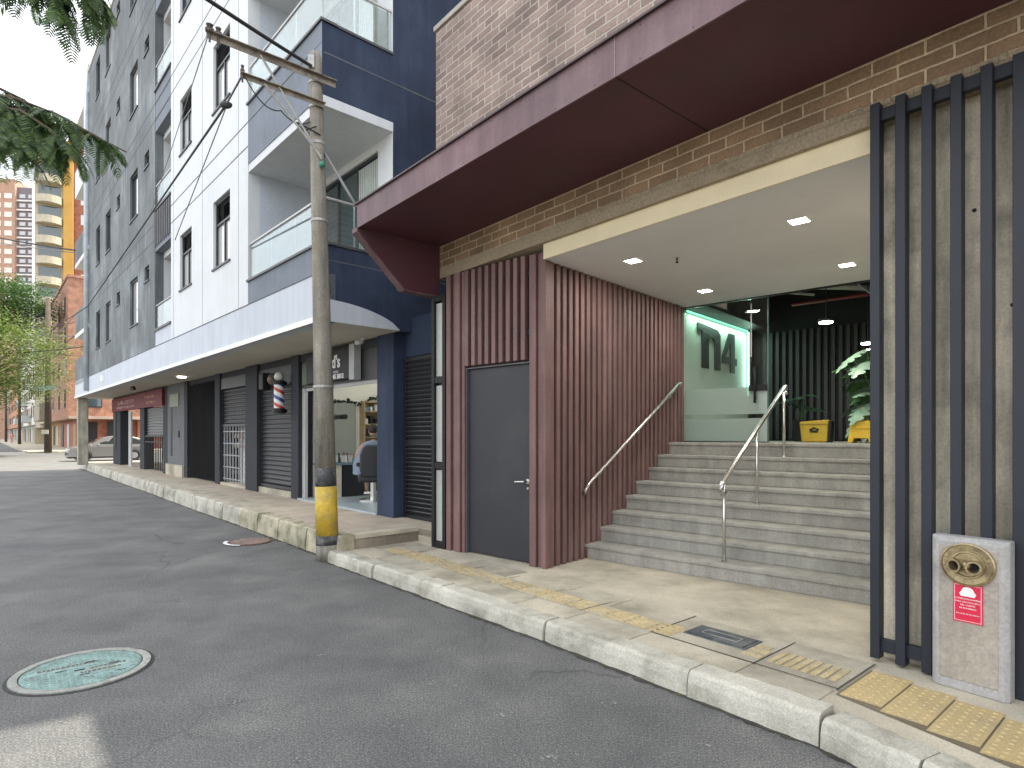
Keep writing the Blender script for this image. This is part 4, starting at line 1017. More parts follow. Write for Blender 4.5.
# downpipe and far corner balconies
MB().path([(-20.75, -.06, 3.3), (-20.75, -.06, 16.3)], .1, 12).build('downpipe', mat('pale_pipe', (.42, .47, .50), .6), apt, smooth=True)
for i in range(5):
    z = 3.84 if i == 0 else 5.9 + P*(i - 1)
    MB().box(-24.6, -20.6, 0, 3.0, z - .12, z + .04).build('balcony_slab', WHITEP, apt)
    MB().box(-24.6, -20.6, 0, .1, z + .04, z + 1.0).box(-24.6, -24.5, .1, 3, z + .04, z + 1.0).build('balcony_parapet', WALLG if i < 3 else WALLW, apt)
MB().box(-22.9, -20.6, 1.6, 1.8, 3.84, TOP).build('wall', WALLW, apt)
MB().box(-22.0, -21.9, 1.55, 1.6, 3.84, 15).build('recess_wall', WALLW, apt)
MB().box(-24.5, -24.08, .05, .42, ZR - .05, 3.17).build('column', mat('column_stone', (.36, .34, .27), .9, .2, 3, streak=.3), apt, .02)

# ---- shops on y = 1.24
YS = 1.24
def X(q): return -.67 - q
MB().box(-.67, -.17, YS, YS + .5, ZR, 3.17).build('pier', NAVY, apt, .008)
MB().box(-.19, 2.6, YS + .22, YS + .4, 2.80, 3.40).build('gate_lintel', NAVY, apt)
MB().box(1.02, 2.2, YS + .18, YS + .45, ZR, 3.3).build('gate_pier', NAVY, apt)
# header wall along the shops
MB().box(X(22.8), X(0), YS + .05, YS + .25, 3.02, 3.17).build('shop_header', SHOPG, apt)
def pier(q0, q1, m=SHOPG, z1=3.17, y0=0.0): MB().box(X(q1), X(q0), YS + y0, YS + .3, ZR, z1).build('pier', m, apt, .006)
pier(3.06, 3.42, SHOPG); pier(5.27, 6.02, SHOPG, y0=-.02)
pier(7.99, 8.39, SHOPG); pier(11.02, 11.35); pier(13.3, 13.9)
pier(16.7, 17.4); pier(21.2, 22.8)
MB().box(X(13.3), X(11.35), YS + .0, YS + .3, ZR + .35, 3.17).build('wall', mat('grey_shop_wall', (.13, .135, .14), .85, .12), apt)
MB().box(X(13.3), X(11.35), YS - .06, YS + .3, ZR, ZR + .35).build('step_block', CONC, apt)
MB().box(X(12.9), X(12.7), YS - .01, YS, .9, 2.5).box(X(11.9), X(11.85), YS - .03, YS, 1.5, 1.7).build('wall_slot', BLACKM, apt)
MB().box(X(12.9), X(11.9), YS - .03, YS - .001, 2.45, 2.85).build('notice_board', mat('faded_green_sign', (.26, .27, .2), .7, .2), apt)
def shutter(q0, q1, z0, z1, m=SHUT, pitch=.10, y=YS + .12):
    s_ = MB(); z = z0; x0, x1 = X(q1), X(q0)
    prof = []
    while z < z1 - .001:
        h = min(pitch, z1 - z)
        for a in range(6):
            t_ = a/6; prof.append((y - .028*math.sin(PI*min(1, t_*1.15)) , z + h*t_))
        z += pitch
    prof.append((y, z1))
    n = len(prof); s_.add([(x0, p[0], p[1]) for p in prof] + [(x1, p[0], p[1]) for p in prof], [(i, i+1, n+i+1, n+i) for i in range(n - 1)])
    return s_
def shop_shutter(q0, q1, z0, z1, m=SHUT):
    o = shutter(q0, q1, z0, z1).build('roller_shutter', m, apt)
    MB().box(X(q1) + .0, X(q0), YS + .06, YS + .14, z0 - .06, z0).build('bottom_rail', m, o)
    return o
shop_shutter(3.42, 5.27, ZR + .20, 2.62)
MB().box(X(5.27), X(3.42), YS + .03, YS + .3, 2.62, 3.02).build('shutter_box', SHUT, apt)
MB().box(X(5.27), X(3.42), YS + .02, YS + .3, ZR, ZR + .12).build('shop_step', CONC2, apt)
shop_shutter(6.02, 7.99, 1.85, 2.75)
MB().box(X(7.99), X(6.02), YS + .03, YS + .3, 2.75, 3.02).build('shutter_box', SHUT, apt)
MB().box(X(7.99), X(6.02), YS + .02, YS + .3, ZR, ZR + .06).build('shop_step', CONC, apt)
# white grille cabinet under the half shutter
gc = MB()
for k in range(9): gc.box(X(7.9) + k*.22, X(7.9) + k*.22 + .025, YS + .08, YS + .11, ZR + .1, 1.85)
for z in (.45, .75, 1.05, 1.35, 1.65): gc.box(X(7.99), X(6.02), YS + .085, YS + .105, z, z + .025)
gq = gc.build('security_grille', mat('grey_grille', (.30, .31, .32), .5), apt)
MB().box(X(7.99), X(6.02), YS + .5, YS + .52, ZR, 1.85).build('white_interior', WHITEP, gq)
fg = MB(); rj = random.Random(3)
for z in (1.25, 1.5):
    for k in range(8): fg.box(X(7.8) + k*.22, X(7.8) + k*.22 + .15, YS + .3, YS + .42, z, z + rj.uniform(.08, .18))
fg.build('stored_goods', mat('goods_mix', (.35, .27, .22), .7, .5, 5), gq)
# black corrugated folding gate
fg = MB(); prof = []; x = X(11.02)
i = 0
while x < X(8.39): prof.append((x, YS + (.02 if i % 2 else .17))); x += (.05 if i % 2 else .22); i += 1
n = len(prof); fg.add([(p[0], p[1], ZR + .04) for p in prof] + [(p[0], p[1], 3.05) for p in prof], [(i, i+1, n+i+1, n+i) for i in range(n-1)])
fg.build('folding_gate', mat('matt_black_gate', (.012, .012, .013), .55, .2, 2, .06, 60, .05, streak=.3, spec=.25), apt)
shop_shutter(13.9, 16.7, 1.55, 2.55, mat('grey_shutter', (.17, .17, .165), .5, .1, metal=.3))
gr2 = MB()
for k in range(12): gr2.box(X(16.6) + k*.24, X(16.6) + k*.24 + .03, YS + .02, YS + .05, ZR + .05, 1.5)
gr2.box(X(16.7), X(13.9), YS + .02, YS + .05, 1.3, 1.34).box(X(16.7), X(13.9), YS + .02, YS + .05, 1.5, 1.54)
gq = gr2.build('railing', BLACKM, apt); MB().box(X(16.7), X(13.9), YS + .6, YS + .62, ZR, 1.55).build('white_interior', WHITEP, gq)
rs_ = MB().box(X(22.6), X(13.7), YS - .08, YS + .05, 2.55, 3.1).build('shop_sign', REDSIGN, apt)
prl = mat('pale_red_letter', (.42, .25, .25), .6); rsn = random.Random(12)   # lettering too worn to read: separate faded strokes
for xa, xb, z, h, m_ in ((21.3, 18.2, 2.87, .15, prl), (21.5, 18.0, 2.68, .10, prl), (16.2, 14.6, 2.91, .09, ORANGE_T), (15.9, 14.7, 2.70, .08, ORANGE_T)):
    st2 = MB(); x = X(xa)
    while x < X(xb):
        wd_ = rsn.uniform(.10, .2); st2.box(x, x + .035, YS - .085, YS - .0805, z - h/2, z + h/2); st2.box(x + .036, x + wd_, YS - .085, YS - .0805, z + rsn.choice((-h/2, -.015, h/2 - .03)), z + rsn.choice((-h/2, -.015, h/2 - .03)) + .032 + h*.0); x += wd_ + .06
    st2.build('worn_lettering', m_, rs_)
MB().box(X(19.8), X(19.3), YS + .05, YS + .1, ZR, 2.5).build('open_door_leaf', GREYP, apt)
MB().box(X(22.5), X(22.1), YS - .02, YS, 1.0, 2.5).build('poster_board', BLACKM, apt)
# rear of shops
MB().box(X(13.9), X(3.3), 4.6, 4.7, .3, 3.2).box(X(13.9), X(13.8), 1.5, 4.6, .3, 3.2).build('shop_rear_wall', SHOPG, apt)
hs = MB().prism([(-18.0, 3.50), (-18.0, 3.62), (-17.82, 3.74), (-17.64, 3.62), (-17.64, 3.50)], -.006, -.0005, 'y').box(-17.45, -17.38, -.006, -.0005, 3.5, 3.66)
hs.build('house_symbol', WHITEP, apt)
# soffit lamp
t = thing('soffit_lamp', 'small round lamp on the shop canopy underside above the folding gate', 'ceiling light', W('B', X(9.6), .75, 3.165), 0)
MB().cyl((0, 0), .11, -.03, .005, 20).build('diffuser', emis('lamp_soft', (1, .97, .9), 3), t)
t = thing('security_camera', 'black camera cluster under the shop canopy above the red sign', 'camera', W('B', X(14.6), .5, 3.17), A3)
MB().box(-.12, .12, -.05, .05, -.03, 0).box(-.3, .3, -.04, .04, -.12, -.05).cyl((0, 0), .03, -.05, -.03).build('body', BLACKM, t)
t = thing('white_camera', 'small white security camera under the canopy at the barber shop corner', 'camera', W('B', X(.35), YS - .06, 3.165), A3)
MB().cyl((0, 0), .03, -.03, .005, 12).path([(0, 0, -.05), (-.02, -.12, -.08)], .035, 12).build('body', WHITEP, t, smooth=True)

# louvred gate
lg = thing('louvred_gate', 'dark metal louvred gate in the recess between navy wall and slim frame', 'gate', (*W('B', -.17, YS + .20)[:2], ZR), A3)
f = MB().box(0, .06, -.02, .03, 0, 2.48).box(1.12, 1.18, -.02, .03, 0, 2.48).box(.06, 1.12, -.018, .028, 2.42, 2.48).box(.06, 1.12, -.018, .028, 0, .06).box(.06, 1.12, -.018, .028, 1.15, 1.21)
f.build('frame', BLACKM, lg, .003)
lv = MB(); z = .07
while z < 2.40:
    if not 1.10 < z < 1.20: lv.prism([(.022, z), (-.02, z + .05), (-.017, z + .058), (.025, z + .008)], .06, 1.12, 'x')
    z += .068
lv.build('louvre', mat('dark_louvre', (.05, .052, .058), .38, .1, metal=.3), lg)
MB().box(.06, 1.12, .026, .03, .06, 2.42).build('backing', BLACKM, lg)
MB().path([(.9, -.02, 1.12), (.9, -.06, 1.12)], .02, 10).ball((.9, -.07, 1.12), .026, .026, .026).build('knob', STEEL, lg)

# ---- barber shop interior
bs = thing('barber_shop', 'open barber shop room with white walls and garlanded mirror', 'shop', (*B0, 0), A3)
SF = mat('pale_shop_floor', (.36, .42, .44), .35, .1)
MB().box(X(3.06), X(0), YS - .02, 4.6, ZR - .02, ZR + .035).build('floor_tiles', SF, bs)
MB().box(X(3.06), X(0), YS + .07, YS + .2, 2.50, 3.02).build('header_shutter', SHUT, bs)
SW = mat('shop_white_wall', (.74, .74, .68), .8, .05)
MB().box(X(3.06), X(2.96), YS + .3, 4.2, ZR, 3.1).box(X(3.06), X(-.2), 4.2, 4.3, ZR, 3.1).box(X(0) - .02, X(-.1), YS + .5, 4.2, ZR, 3.1).build('wall', SW, bs)
MB().box(X(3.06), X(0), YS + .3, 4.2, 3.05, 3.1).build('ceiling', SW, bs)
MB().box(X(3.0), X(0), YS + .1, YS + .14, 2.44, 2.50).box(X(3.06), X(2.93), YS + .08, YS + .14, ZR, 2.5).build('opening_frame', GREYP, bs)
XW = X(2.96)
mf = MB().box(XW, XW + .03, 1.62, 2.42, 1.18, 2.28).build('mirror', mat('mirror', (.42, .45, .44), .08, .02, metal=.9), bs)
gl_ = MB(); rgn = random.Random(9)
loop = [(1.60, 1.12), (1.55, 1.5), (1.56, 2.34), (1.8, 2.24), (2.2, 2.30), (2.5, 2.22), (2.75, 2.36), (3.2, 2.42)]
for a, b_ in zip(loop[:-1], loop[1:]):
    k = int(math.hypot(b_[0] - a[0], b_[1] - a[1])/.022)
    for j in range(k):
        t_ = j/k; gl_.ball((XW + .06 + rgn.uniform(-.03, .03), a[0] + (b_[0] - a[0])*t_ + rgn.uniform(-.03, .03), a[1] + (b_[1] - a[1])*t_ + rgn.uniform(-.03, .03)), .024, .024, .024, 5, 3)
gl_.build('garland', mat('dark_garland', (.015, .03, .02), .8, .3), bs)
MB().box(XW, XW + .38, 1.50, 2.45, .98, 1.02).build('counter', mat('counter', (.14, .2, .24), .4), bs)
MB().box(XW, XW + .33, 1.52, 1.95, ZR + .035, .98).build('cabinet', mat('cream_cabinet', (.55, .50, .40), .6), bs)
MB().box(XW, XW + .34, 1.97, 2.44, ZR + .035, .97).build('cabinet', LEATHER, bs)
cbs = [BLACKM, mat('blue_bottle', (.1, .22, .30), .3), mat('white_bottle', (.6, .6, .6), .3), mat('red_bottle', (.35, .05, .04), .4), mat('teal_bottle', (.08, .25, .22), .3)]
for k in range(11):
    MB().cyl((XW + .1 + .12*(k % 2), 1.56 + k*.078), .022 + .01*(k % 3 == 0), 1.02, 1.12 + .05*(k % 3), 10, r1=.015).build('bottle', cbs[k % 5], bs)
shf = MB().box(XW, XW + .02, 2.52, 3.5, 1.25, 2.28)
for z in (1.25, 1.52, 1.79, 2.06, 2.26): shf.box(XW + .02, XW + .22, 2.52, 3.5, z, z + .022)
for y in (2.52, 2.98, 3.48): shf.box(XW + .02, XW + .215, y, y + .022, 1.27, 2.26)
shf = shf.build('shelf_unit', mat('wood_shelf', (.36, .27, .15), .6), bs)
for z in (1.545, 1.815, 2.085):
    for k in range(8): MB().box(XW + .06, XW + .18, 2.56 + k*.115, 2.56 + k*.115 + rgn.uniform(.05, .09), z, z + rgn.uniform(.07, .17)).build('product_box', rgn.choice(cbs), shf)
MB().box(XW, XW + .45, 2.6, 3.5, ZR + .035, 1.05).build('dark_counter', mat('dark_counter', (.03, .035, .045), .4), bs)
MB().box(XW + .05, XW + .09, 2.5, 3.9, .55, .85).build('wall_panel', mat('blue_grey_panel', (.12, .15, .19), .5), bs)
MB().path([(XW + .1, 2.05, 1.95), (XW + .3, 2.05, 1.95)], .05, 10).build('hair_dryer', BLACKM, bs)
for yy_ in (2.2, 3.4):
    tb = MB().box(X(2.6), X(.6), yy_ - .04, yy_ + .04, 3.0, 3.045).build('fill_tube', emis('fill_tube_lit', (1, .97, .9), 6), bs)  # out-of-view tubes added to brighten the shop room
# sign box above
sb = thing('barber_sign', 'black shop sign with white script and phone number above the barber opening', 'sign', (*W('B', 0, YS)[:2], 0), A3)
MB().box(X(2.55), X(.80), -.06, .05, 2.55, 3.08).build('board', BLACKM, sb, .004)
MB().box(X(.80), X(.62), -.075, .05, 2.52, 3.12).build('side_post', mat('light_grey_post', (.4, .41, .42), .6), sb)
MB().box(X(2.78), X(2.55), -.04, .05, 2.55, 2.95).build('green_panel', mat('green_panel_sign', (.07, .11, .03), .6, .3), sb)
text_mesh('script_lettering', "d's", .30, WHT, sb, (X(1.30), -.065, 2.86), bold=.008)
text_mesh('small_lettering', 'BARBER', .055, mat('lilac_ink', (.5, .4, .55), .6), sb, (X(1.30), -.065, 2.69), bold=.002)
text_mesh('phone_number', '304 345 5012', .11, WHT, sb, (X(1.36), -.065, 2.605), bold=.004, xs=1.15)
# barber pole
bp0 = thing('barber_pole', 'small barber pole with red white and blue stripes on the dark pier', 'barber pole', (*W('B', X(3.62), YS - .16)[:2], 2.02), A3)
def stripes():
    m = bpy.data.materials.new('barber_stripes'); m.use_nodes = True; nt = m.node_tree; N = nt.nodes; L = nt.links; b = N['Principled BSDF']; b.inputs['Roughness'].default_value = .3
    tc = N.new('ShaderNodeTexCoord'); sp = N.new('ShaderNodeSeparateXYZ'); L.new(tc.outputs['Object'], sp.inputs[0])
    at = N.new('ShaderNodeMath'); at.operation = 'ARCTAN2'; L.new(sp.outputs['Y'], at.inputs[0]); L.new(sp.outputs['X'], at.inputs[1])
    a1 = N.new('ShaderNodeMath'); a1.operation = 'MULTIPLY'; a1.inputs[1].default_value = 1/(2*PI); L.new(at.outputs[0], a1.inputs[0])
    a2 = N.new('ShaderNodeMath'); a2.operation = 'MULTIPLY_ADD'; a2.inputs[1].default_value = 3.2; L.new(sp.outputs['Z'], a2.inputs[0]); L.new(a1.outputs[0], a2.inputs[2])
    fr = N.new('ShaderNodeMath'); fr.operation = 'FRACT'; L.new(a2.outputs[0], fr.inputs[0])
    cr = N.new('ShaderNodeValToRGB'); cr.color_ramp.interpolation = 'CONSTANT'; e = cr.color_ramp.elements
    e[0].color = (.75, .75, .73, 1); e[1].position = .28; e[1].color = (.55, .04, .04, 1); q = e.new(.5); q.color = (.75, .75, .73, 1); q = e.new(.76); q.color = (.03, .06, .3, 1)
    L.new(fr.outputs[0], cr.inputs[0]); L.new(cr.outputs[0], b.inputs['Base Color']); return m
MB().cyl((0, 0), .10, .10, .58, 20).build('striped_cylinder', stripes(), bp0)
MB().cyl((0, 0), .125, 0, .10, 20).cyl((0, 0), .125, .58, .66, 20).path([(0, 0, .05), (0, .16, .05)], .03, 8).path([(0, 0, .62), (0, .16, .62)], .03, 8).build('bracket', BLACKM, bp0)
MB().ball((0, 0, .74), .10, .10, .10).build('globe', mat('globe_white', (.6, .6, .58), .3), bp0, smooth=True)
wl = thing('wall_lamp', 'black wall lantern on the header beside the barber pole', 'wall lamp', (*W('B', X(4.7), YS - .02)[:2], 2.56), A3)
MB().box(-.12, .12, -.12, .05, 0, .36).build('body', BLACKM, wl, .01); MB().ball((.45, -.05, .2), .09, .09, .12).build('globe', mat('amber_globe', (.14, .11, .07), .4), wl, smooth=True)

# barber chair and seated client
bc = thing('barber_chair', 'black leather barber chair on a chrome pedestal in the shop doorway', 'chair', (*W('B', X(2.0) + .38, YS + .85)[:2], ZR + .036), A3 + R(150))
MB().cyl((0, 0), .27, 0, .03, 24).path([(0, 0, .03), (0, 0, .36)], .055, 16).path([(0, 0, .12), (.3, -.3, .03)], .014, 8).build('pedestal', STEEL, bc, smooth=False)
MB().box(-.27, .27, -.25, .27, .36, .52).build('seat', LEATHER, bc, .04, seg=3)
MB().prism([(-.20, .46), (-.24, .60), (-.24, .88), (-.20, 1.00), (-.11, 1.06), (.11, 1.06), (.20, 1.00), (.24, .88), (.24, .60), (.20, .46)], -.30, -.19, 'x').build('backrest', LEATHER, bc, .035, seg=3)
for s_ in (-1, 1): MB().box(-.2, .26, s_*.27 - .04, s_*.27 + .04, .66, .73).box(.1, .15, s_*.27 - .03, s_*.27 + .03, .42, .66).build('armrest', LEATHER, bc, .015)
MB().box(.32, .45, -.18, .18, .10, .14).path([(.2, -.1, .4), (.38, -.1, .12)], .015, 8).path([(.2, .1, .4), (.38, .1, .12)], .015, 8).build('footrest', STEEL, bc)

def skin_figure(name, pts, edges, radii, m, parent=None, sub=2, root=0):
    me = bpy.data.meshes.new(name); me.from_pydata(pts, edges, []); me.materials.append(m)
    o = bpy.data.objects.new(name, me); COL.objects.link(o)
    if parent: o.parent = parent
    sk = o.modifiers.new('skin', 'SKIN'); sk.use_smooth_shade = True
    layer = me.skin_vertices[0] if me.skin_vertices else None
    if layer is None:
        bpy.context.view_layer.objects.active = o; o.select_set(True)
        bpy.ops.mesh.customdata_skin_add(); layer = me.skin_vertices[0]
    for i, r in enumerate(radii):
        r = r if isinstance(r, tuple) else (r, r); layer.data[i].radius = r
    layer.data[root].use_root = True
    ss = o.modifiers.new('sub', 'SUBSURF'); ss.levels = sub; ss.render_levels = sub
    return o
def hand(pts, edges, radii, wi, wpos, d, side, curl):
    """palm and five fingers; d along the hand, side = thumb side, curl = palm-facing normal"""
    d, side, curl = Vector(d).normalized(), Vector(side).normalized(), Vector(curl).normalized(); wp = Vector(wpos)
    pm = len(pts); pts.append(wp + d*.05); radii.append((.03, .018)); edges.append((wi, pm))
    for k, ln in zip((-.026, -.009, .009, .026), (.07, .08, .075, .06)):
        b0 = wp + d*.085 + side*k; i = len(pts)
        pts.append(b0); radii.append(.0095); edges.append((pm, i))
        pts.append(b0 + d*ln*.5 + curl*ln*.15); radii.append(.0088); edges.append((i, i+1))
        pts.append(b0 + d*ln*.8 + curl*ln*.45); radii.append(.0075); edges.append((i+1, i+2))
    i = len(pts); b0 = wp + d*.035 + side*.035
    pts.append(b0); radii.append(.011); edges.append((pm, i)); pts.append(b0 + d*.035 + side*.022 + curl*.012); radii.append(.009); edges.append((i, i+1))
def head(parent, c, face=0, tilt=0):
    h = bpy.data.objects.new('head_shape', None)
    cx, cy, cz = c
    hb = MB().ball((0, 0, 0), .078, .098, .118, 16, 12).ball((0, -.088, -.02), .014, .022, .022, 8, 6).ball((0, -.055, -.075), .045, .045, .035, 10, 6)
    for s_ in (-1, 1): hb.ball((s_*.08, .0, -.015), .010, .02, .032, 8, 6)
    o = hb.build('face', SKIN, parent, smooth=True); o.location = c; o.rotation_euler = (tilt, 0, face)
    ey = MB()
    for s_ in (-1, 1): ey.ball((s_*.03, -.088, .012), .010, .008, .007, 8, 6)
    ey.build('eyes', BLACKM, o, smooth=True)
    MB().box(-.022, .022, -.094, -.086, -.062, -.055).build('mouth', mat('lips', (.3, .1, .09), .5), o)
    hr_ = MB().ball((0, .018, .028), .087, .100, .108, 16, 12)
    hr_.build('hair', HAIR, o, smooth=True)
    return o
cl = thing('seated_person', 'seated person with dark hair under a grey-blue barber cape, arm raised', 'person', bc.location[:], bc.rotation_euler[2])
# faces +x (away from the backrest); seat top .52
pts = [(-.08, 0, .60), (-.12, 0, .80), (-.13, 0, .99), (-.11, 0, 1.10), (-.10, 0, 1.17),
       (-.06, -.10, .58), (.32, -.13, .60), (.36, -.12, .20), (.44, -.12, .16),
       (-.06, .10, .58), (.32, .13, .60), (.36, .12, .20), (.44, .12, .16),
       (-.12, -.18, 1.04), (.08, -.30, .86), (.28, -.22, .98),
       (-.12, .18, 1.04), (.02, .32, .82), (.24, .28, .76)]
edges = [(0, 1), (1, 2), (2, 3), (3, 4), (0, 5), (5, 6), (6, 7), (7, 8), (0, 9), (9, 10), (10, 11), (11, 12), (2, 13), (13, 14), (14, 15), (2, 16), (16, 17), (17, 18)]
radii = [(.15, .12), (.14, .11), (.15, .10), .06, .05, .095, .065, .045, .04, .095, .065, .045, .04, .065, .045, .03, .065, .045, .03]
hand(pts, edges, radii, 15, pts[15], (.3, .1, .6), (-.3, .1, -.1), (.8, 0, -.4))
hand(pts, edges, radii, 18, pts[18], (1, -.1, -.1), (0, -1, 0), (0, 0, -1))
skin_figure('body', [tuple(p) for p in pts], edges, radii, SKIN, cl)
head(cl, (-.04, 0, 1.33), R(90))
# cape: cone-like sheet from neck over shoulders to knees
cv = []; cf = []; nn = 28
rings = [(.075, .08, 1.14, -.10), (.17, .20, 1.08, -.10), (.22, .27, .95, -.07), (.27, .33, .78, .02), (.36, .37, .66, .10), (.40, .38, .50, .12)]
for j, (rx, ry, z, cx) in enumerate(rings):
    for k in range(nn):
        q = 2*PI*k/nn; wv = 1 + (.05*math.sin(q*7 + j) if j > 2 else 0)
        xx = cx + rx*math.cos(q)*wv; zz = z - (.0 if math.cos(q) < .3 else 0)
        if j > 1: xx = max(xx, -.17)
        cv.append((xx, ry*math.sin(q)*wv, zz))
for j in range(len(rings) - 1):
    for k in range(nn): cf.append((j*nn + k, j*nn + (k+1) % nn, (j+1)*nn + (k+1) % nn, (j+1)*nn + k))
cm = MB(); cm.add(cv, cf); cm.build('cape', CAPE, cl, smooth=True)

# ------------------------------------------------------------------ utility pole
up = thing('utility_pole', 'weathered street pole with black and yellow painted bands and steel cross arms', 'utility pole', (-2.34, 7.62, 0))
top = Vector((-.16, 0, 6.42))
def PP(z): return (top.x*z/6.42, 0, z)
def rad(z): return .142 - .066*z/6.42
zs = [.4, 1.0, 2, 3, 4, 5, 6, 6.30]
bands = [(0, .20, POLE, 'base_section'), (.20, .32, POLEK, 'base_band'), (.32, .94, POLEY, 'yellow_band'), (.94, 1.17, POLEK, 'black_band')]
sh = MB().path([PP(z) for z in (1.17, 2, 3, 4, 5, 6, 6.38, 6.45)], [rad(z) for z in (1.17, 2, 3, 4, 5, 6, 6.38)] + [.05], 22)
sh.build('shaft', POLE, up, smooth=True)
for a, b_, m, nm in bands: MB().path([PP(a), PP(b_)], [rad(a) + .001, rad(b_) + .001], 22).build(nm, m, up, smooth=True)
n2 = Vector((.7638, .6455, 0)); n2d = Vector((.6455, -.7638, 0))
def arm(z, k0, k1, name, m, h=.075, w_=.06, holes=True):
    c = Vector(PP(z)) - n2d*(-.10 if False else .0) + n2d*.11
    t_ = MB()
    def bx(a, b_, y0, y1, z0, z1):
        vs = []
        for k in (a, b_):
            for y in (y0, y1):
                for zz in (z0, z1): vs.append(c + n2*k + n2d*y + Vector((0, 0, zz)))
        t_.add(vs, [(0, 1, 3, 2), (4, 6, 7, 5), (0, 4, 5, 1), (2, 3, 7, 6), (0, 2, 6, 4), (1, 5, 7, 3)])
    bx(k0, k1, 0, .008, -h/2, h/2); bx(k0, k1, .008, w_, h/2 - .008, h/2)
    o = t_.build(name, m, up)
    if holes:
        hb = MB()
        k = k0 + .12
        while k < k1 - .05:
            q = c + n2*k + n2d*(-.001); hb.path([q, q + n2d*-.003], .009, 8); k += .11
        hb.build('bolt_hole', WHITEP, o)
    return o
arm(6.06, -1.30, .21, 'cross_arm', ARMM); arm(5.74, -.95, .06, 'cross_arm', ARMM, .055, .05, False)
def bar(a, b_, name='brace', m=GALV, r=.014):
    MB().path([a, b_], r, 6).build(name, m, up)
tgt = Vector(PP(5.05)) + n2d*.12
bar(Vector(PP(6.06)) + n2*-.72 + n2d*.125, tgt); bar(Vector(PP(5.74)) + n2*-.68 + n2d*.12, tgt + Vector((0, 0, .03)))
for z, k in ((5.74, 0), (5.28, 0), (6.05, 0), (4.3, 0), (2.2, 0)):
    MB().path([PP(z - .015), PP(z + .015)], rad(z) + .007, 22).build('pole_clamp', GALV, up)
MB().path([Vector(PP(5.36)) + n2d*.1, Vector(PP(5.42)) + n2d*.1 + n2*-.30, Vector(PP(5.34)) + n2d*.1 + n2*-.22, Vector(PP(5.45)) + n2d*.1 + n2*-.05], .01, 6).build('wire_coil', CABLE, up)
def insul(k, z, s_=1):
    c = Vector(PP(z)) + n2*k + n2d*.13
    MB().path([c + Vector((0, 0, -.08)), c + Vector((0, 0, .05))], .012, 8).path([c + Vector((0, 0, .03)), c + Vector((0, 0, .06)), c + Vector((0, 0, .075)), c + Vector((0, 0, .11))], [.045*s_, .05*s_, .025*s_, .04*s_], 12).build('insulator', mat('dark_insulator', (.05, .04, .035), .4), up)
insul(-1.27, 6.06); insul(-1.18, 6.06, .8); insul(-.93, 5.74, .5)
MB().ball(Vector(PP(4.98)) + n2d*.13, .035, .035, .04, 8, 6).build('green_insulator', mat('green_ins', (.02, .2, .13), .4), up, smooth=True)
MB().box(-.06, .02, -.10, -.06, 6.2, 6.36).build('number_plate', GALV, up).location = (top.x, 0, 0)

def cable(pts, r, lab, m=CABLE, sag=0.0, name='power_cable', n=24, grp='overhead cables across the street'):
    out = []
    for i in range(len(pts) - 1):
        a, b_ = Vector(pts[i]), Vector(pts[i+1])
        for j in range(n + (1 if i == len(pts) - 2 else 0)):
            t_ = j/n; p = a.lerp(b_, t_); p.z -= sag*4*t_*(1 - t_); out.append(p)
    o = MB().path(out, r, 6).build(name, m, smooth=True); tag(o, lab, 'cable', grp); return o
pole0 = Vector((-2.34, 7.62, 0))
pt_ = pole0 + Vector(PP(6.22))
cable([pt_ + Vector((-.02, -.08, 0)), px(120, -60, 5.2)], .021, 'thick black cable rising from the pole top over the street', sag=.02)
a_ = pole0 + Vector(PP(5.74)) + n2*-.93 + n2d*.13
spl = Vector(px(226, 105, 7.3))
cable([a_, spl], .012, 'short link cable between the lower cross arm tip and its black splice', CABLEG)
t = tag(MB().ball(spl, .08, .04, .045, 10, 6).build('cable_splice', CABLE), 'black cable splice box hanging beside the white wall', 'cable splice')
far = Vector(px(30, 344, 46))
cable([spl, px(195, 150, 8.6), px(88, 306, 20), far], .016, 'black cable running from the splice down along the grey facade', n=10)
cable([spl + Vector((0, 0, -.03)), px(188, 206, 8.9), px(175, 240, 9.7)], .007, 'thin grey wire dropping from the splice to the white wall', CABLEG, n=8)
cable([a_ + Vector((.02, 0, 0)), pole0 + Vector(PP(5.55)) + n2*-.45, pole0 + Vector(PP(5.62))], .007, 'slack thin wire looped under the lower cross arm', CABLE, sag=.12, n=10)
a_ = pole0 + Vector(PP(6.1)) + n2*-1.27 + n2d*.13
cable([a_, px(184, 110, 8.5), px(150, 215, 13.5)], .006, 'thin wire falling from the upper cross arm tip to the white wall', CABLEG, n=8)
cable([pole0 + Vector(PP(5.25)) + n2*.06, W('M', -5.2, -1.17, 4.34)], .017, 'grey guy tube from the pole to the mauve canopy corner', CABLEG, n=4)
cable([W('B', -.0, .9, 4.6), W('M', -5.28, -.55, 3.42)], .005, 'thin wire from the navy wall to the canopy fin', CABLEG, sag=.12, n=8)
cable([px(-60, 225, 30), px(88, 252, 26)], .035, 'dark cable spanning the gap left of the pale downpipe', CABLE, sag=.1)
cable([px(-60, 232, 30), px(88, 254, 26)], .02, 'thinner cable just below the dark one crossing towards the pale downpipe', CABLEG, sag=.1)
cable([px(-80, 352, 40), px(88, 346, 40)], .03, 'dark cable crossing over the far street in front of the brick corner', CABLE, sag=.3)

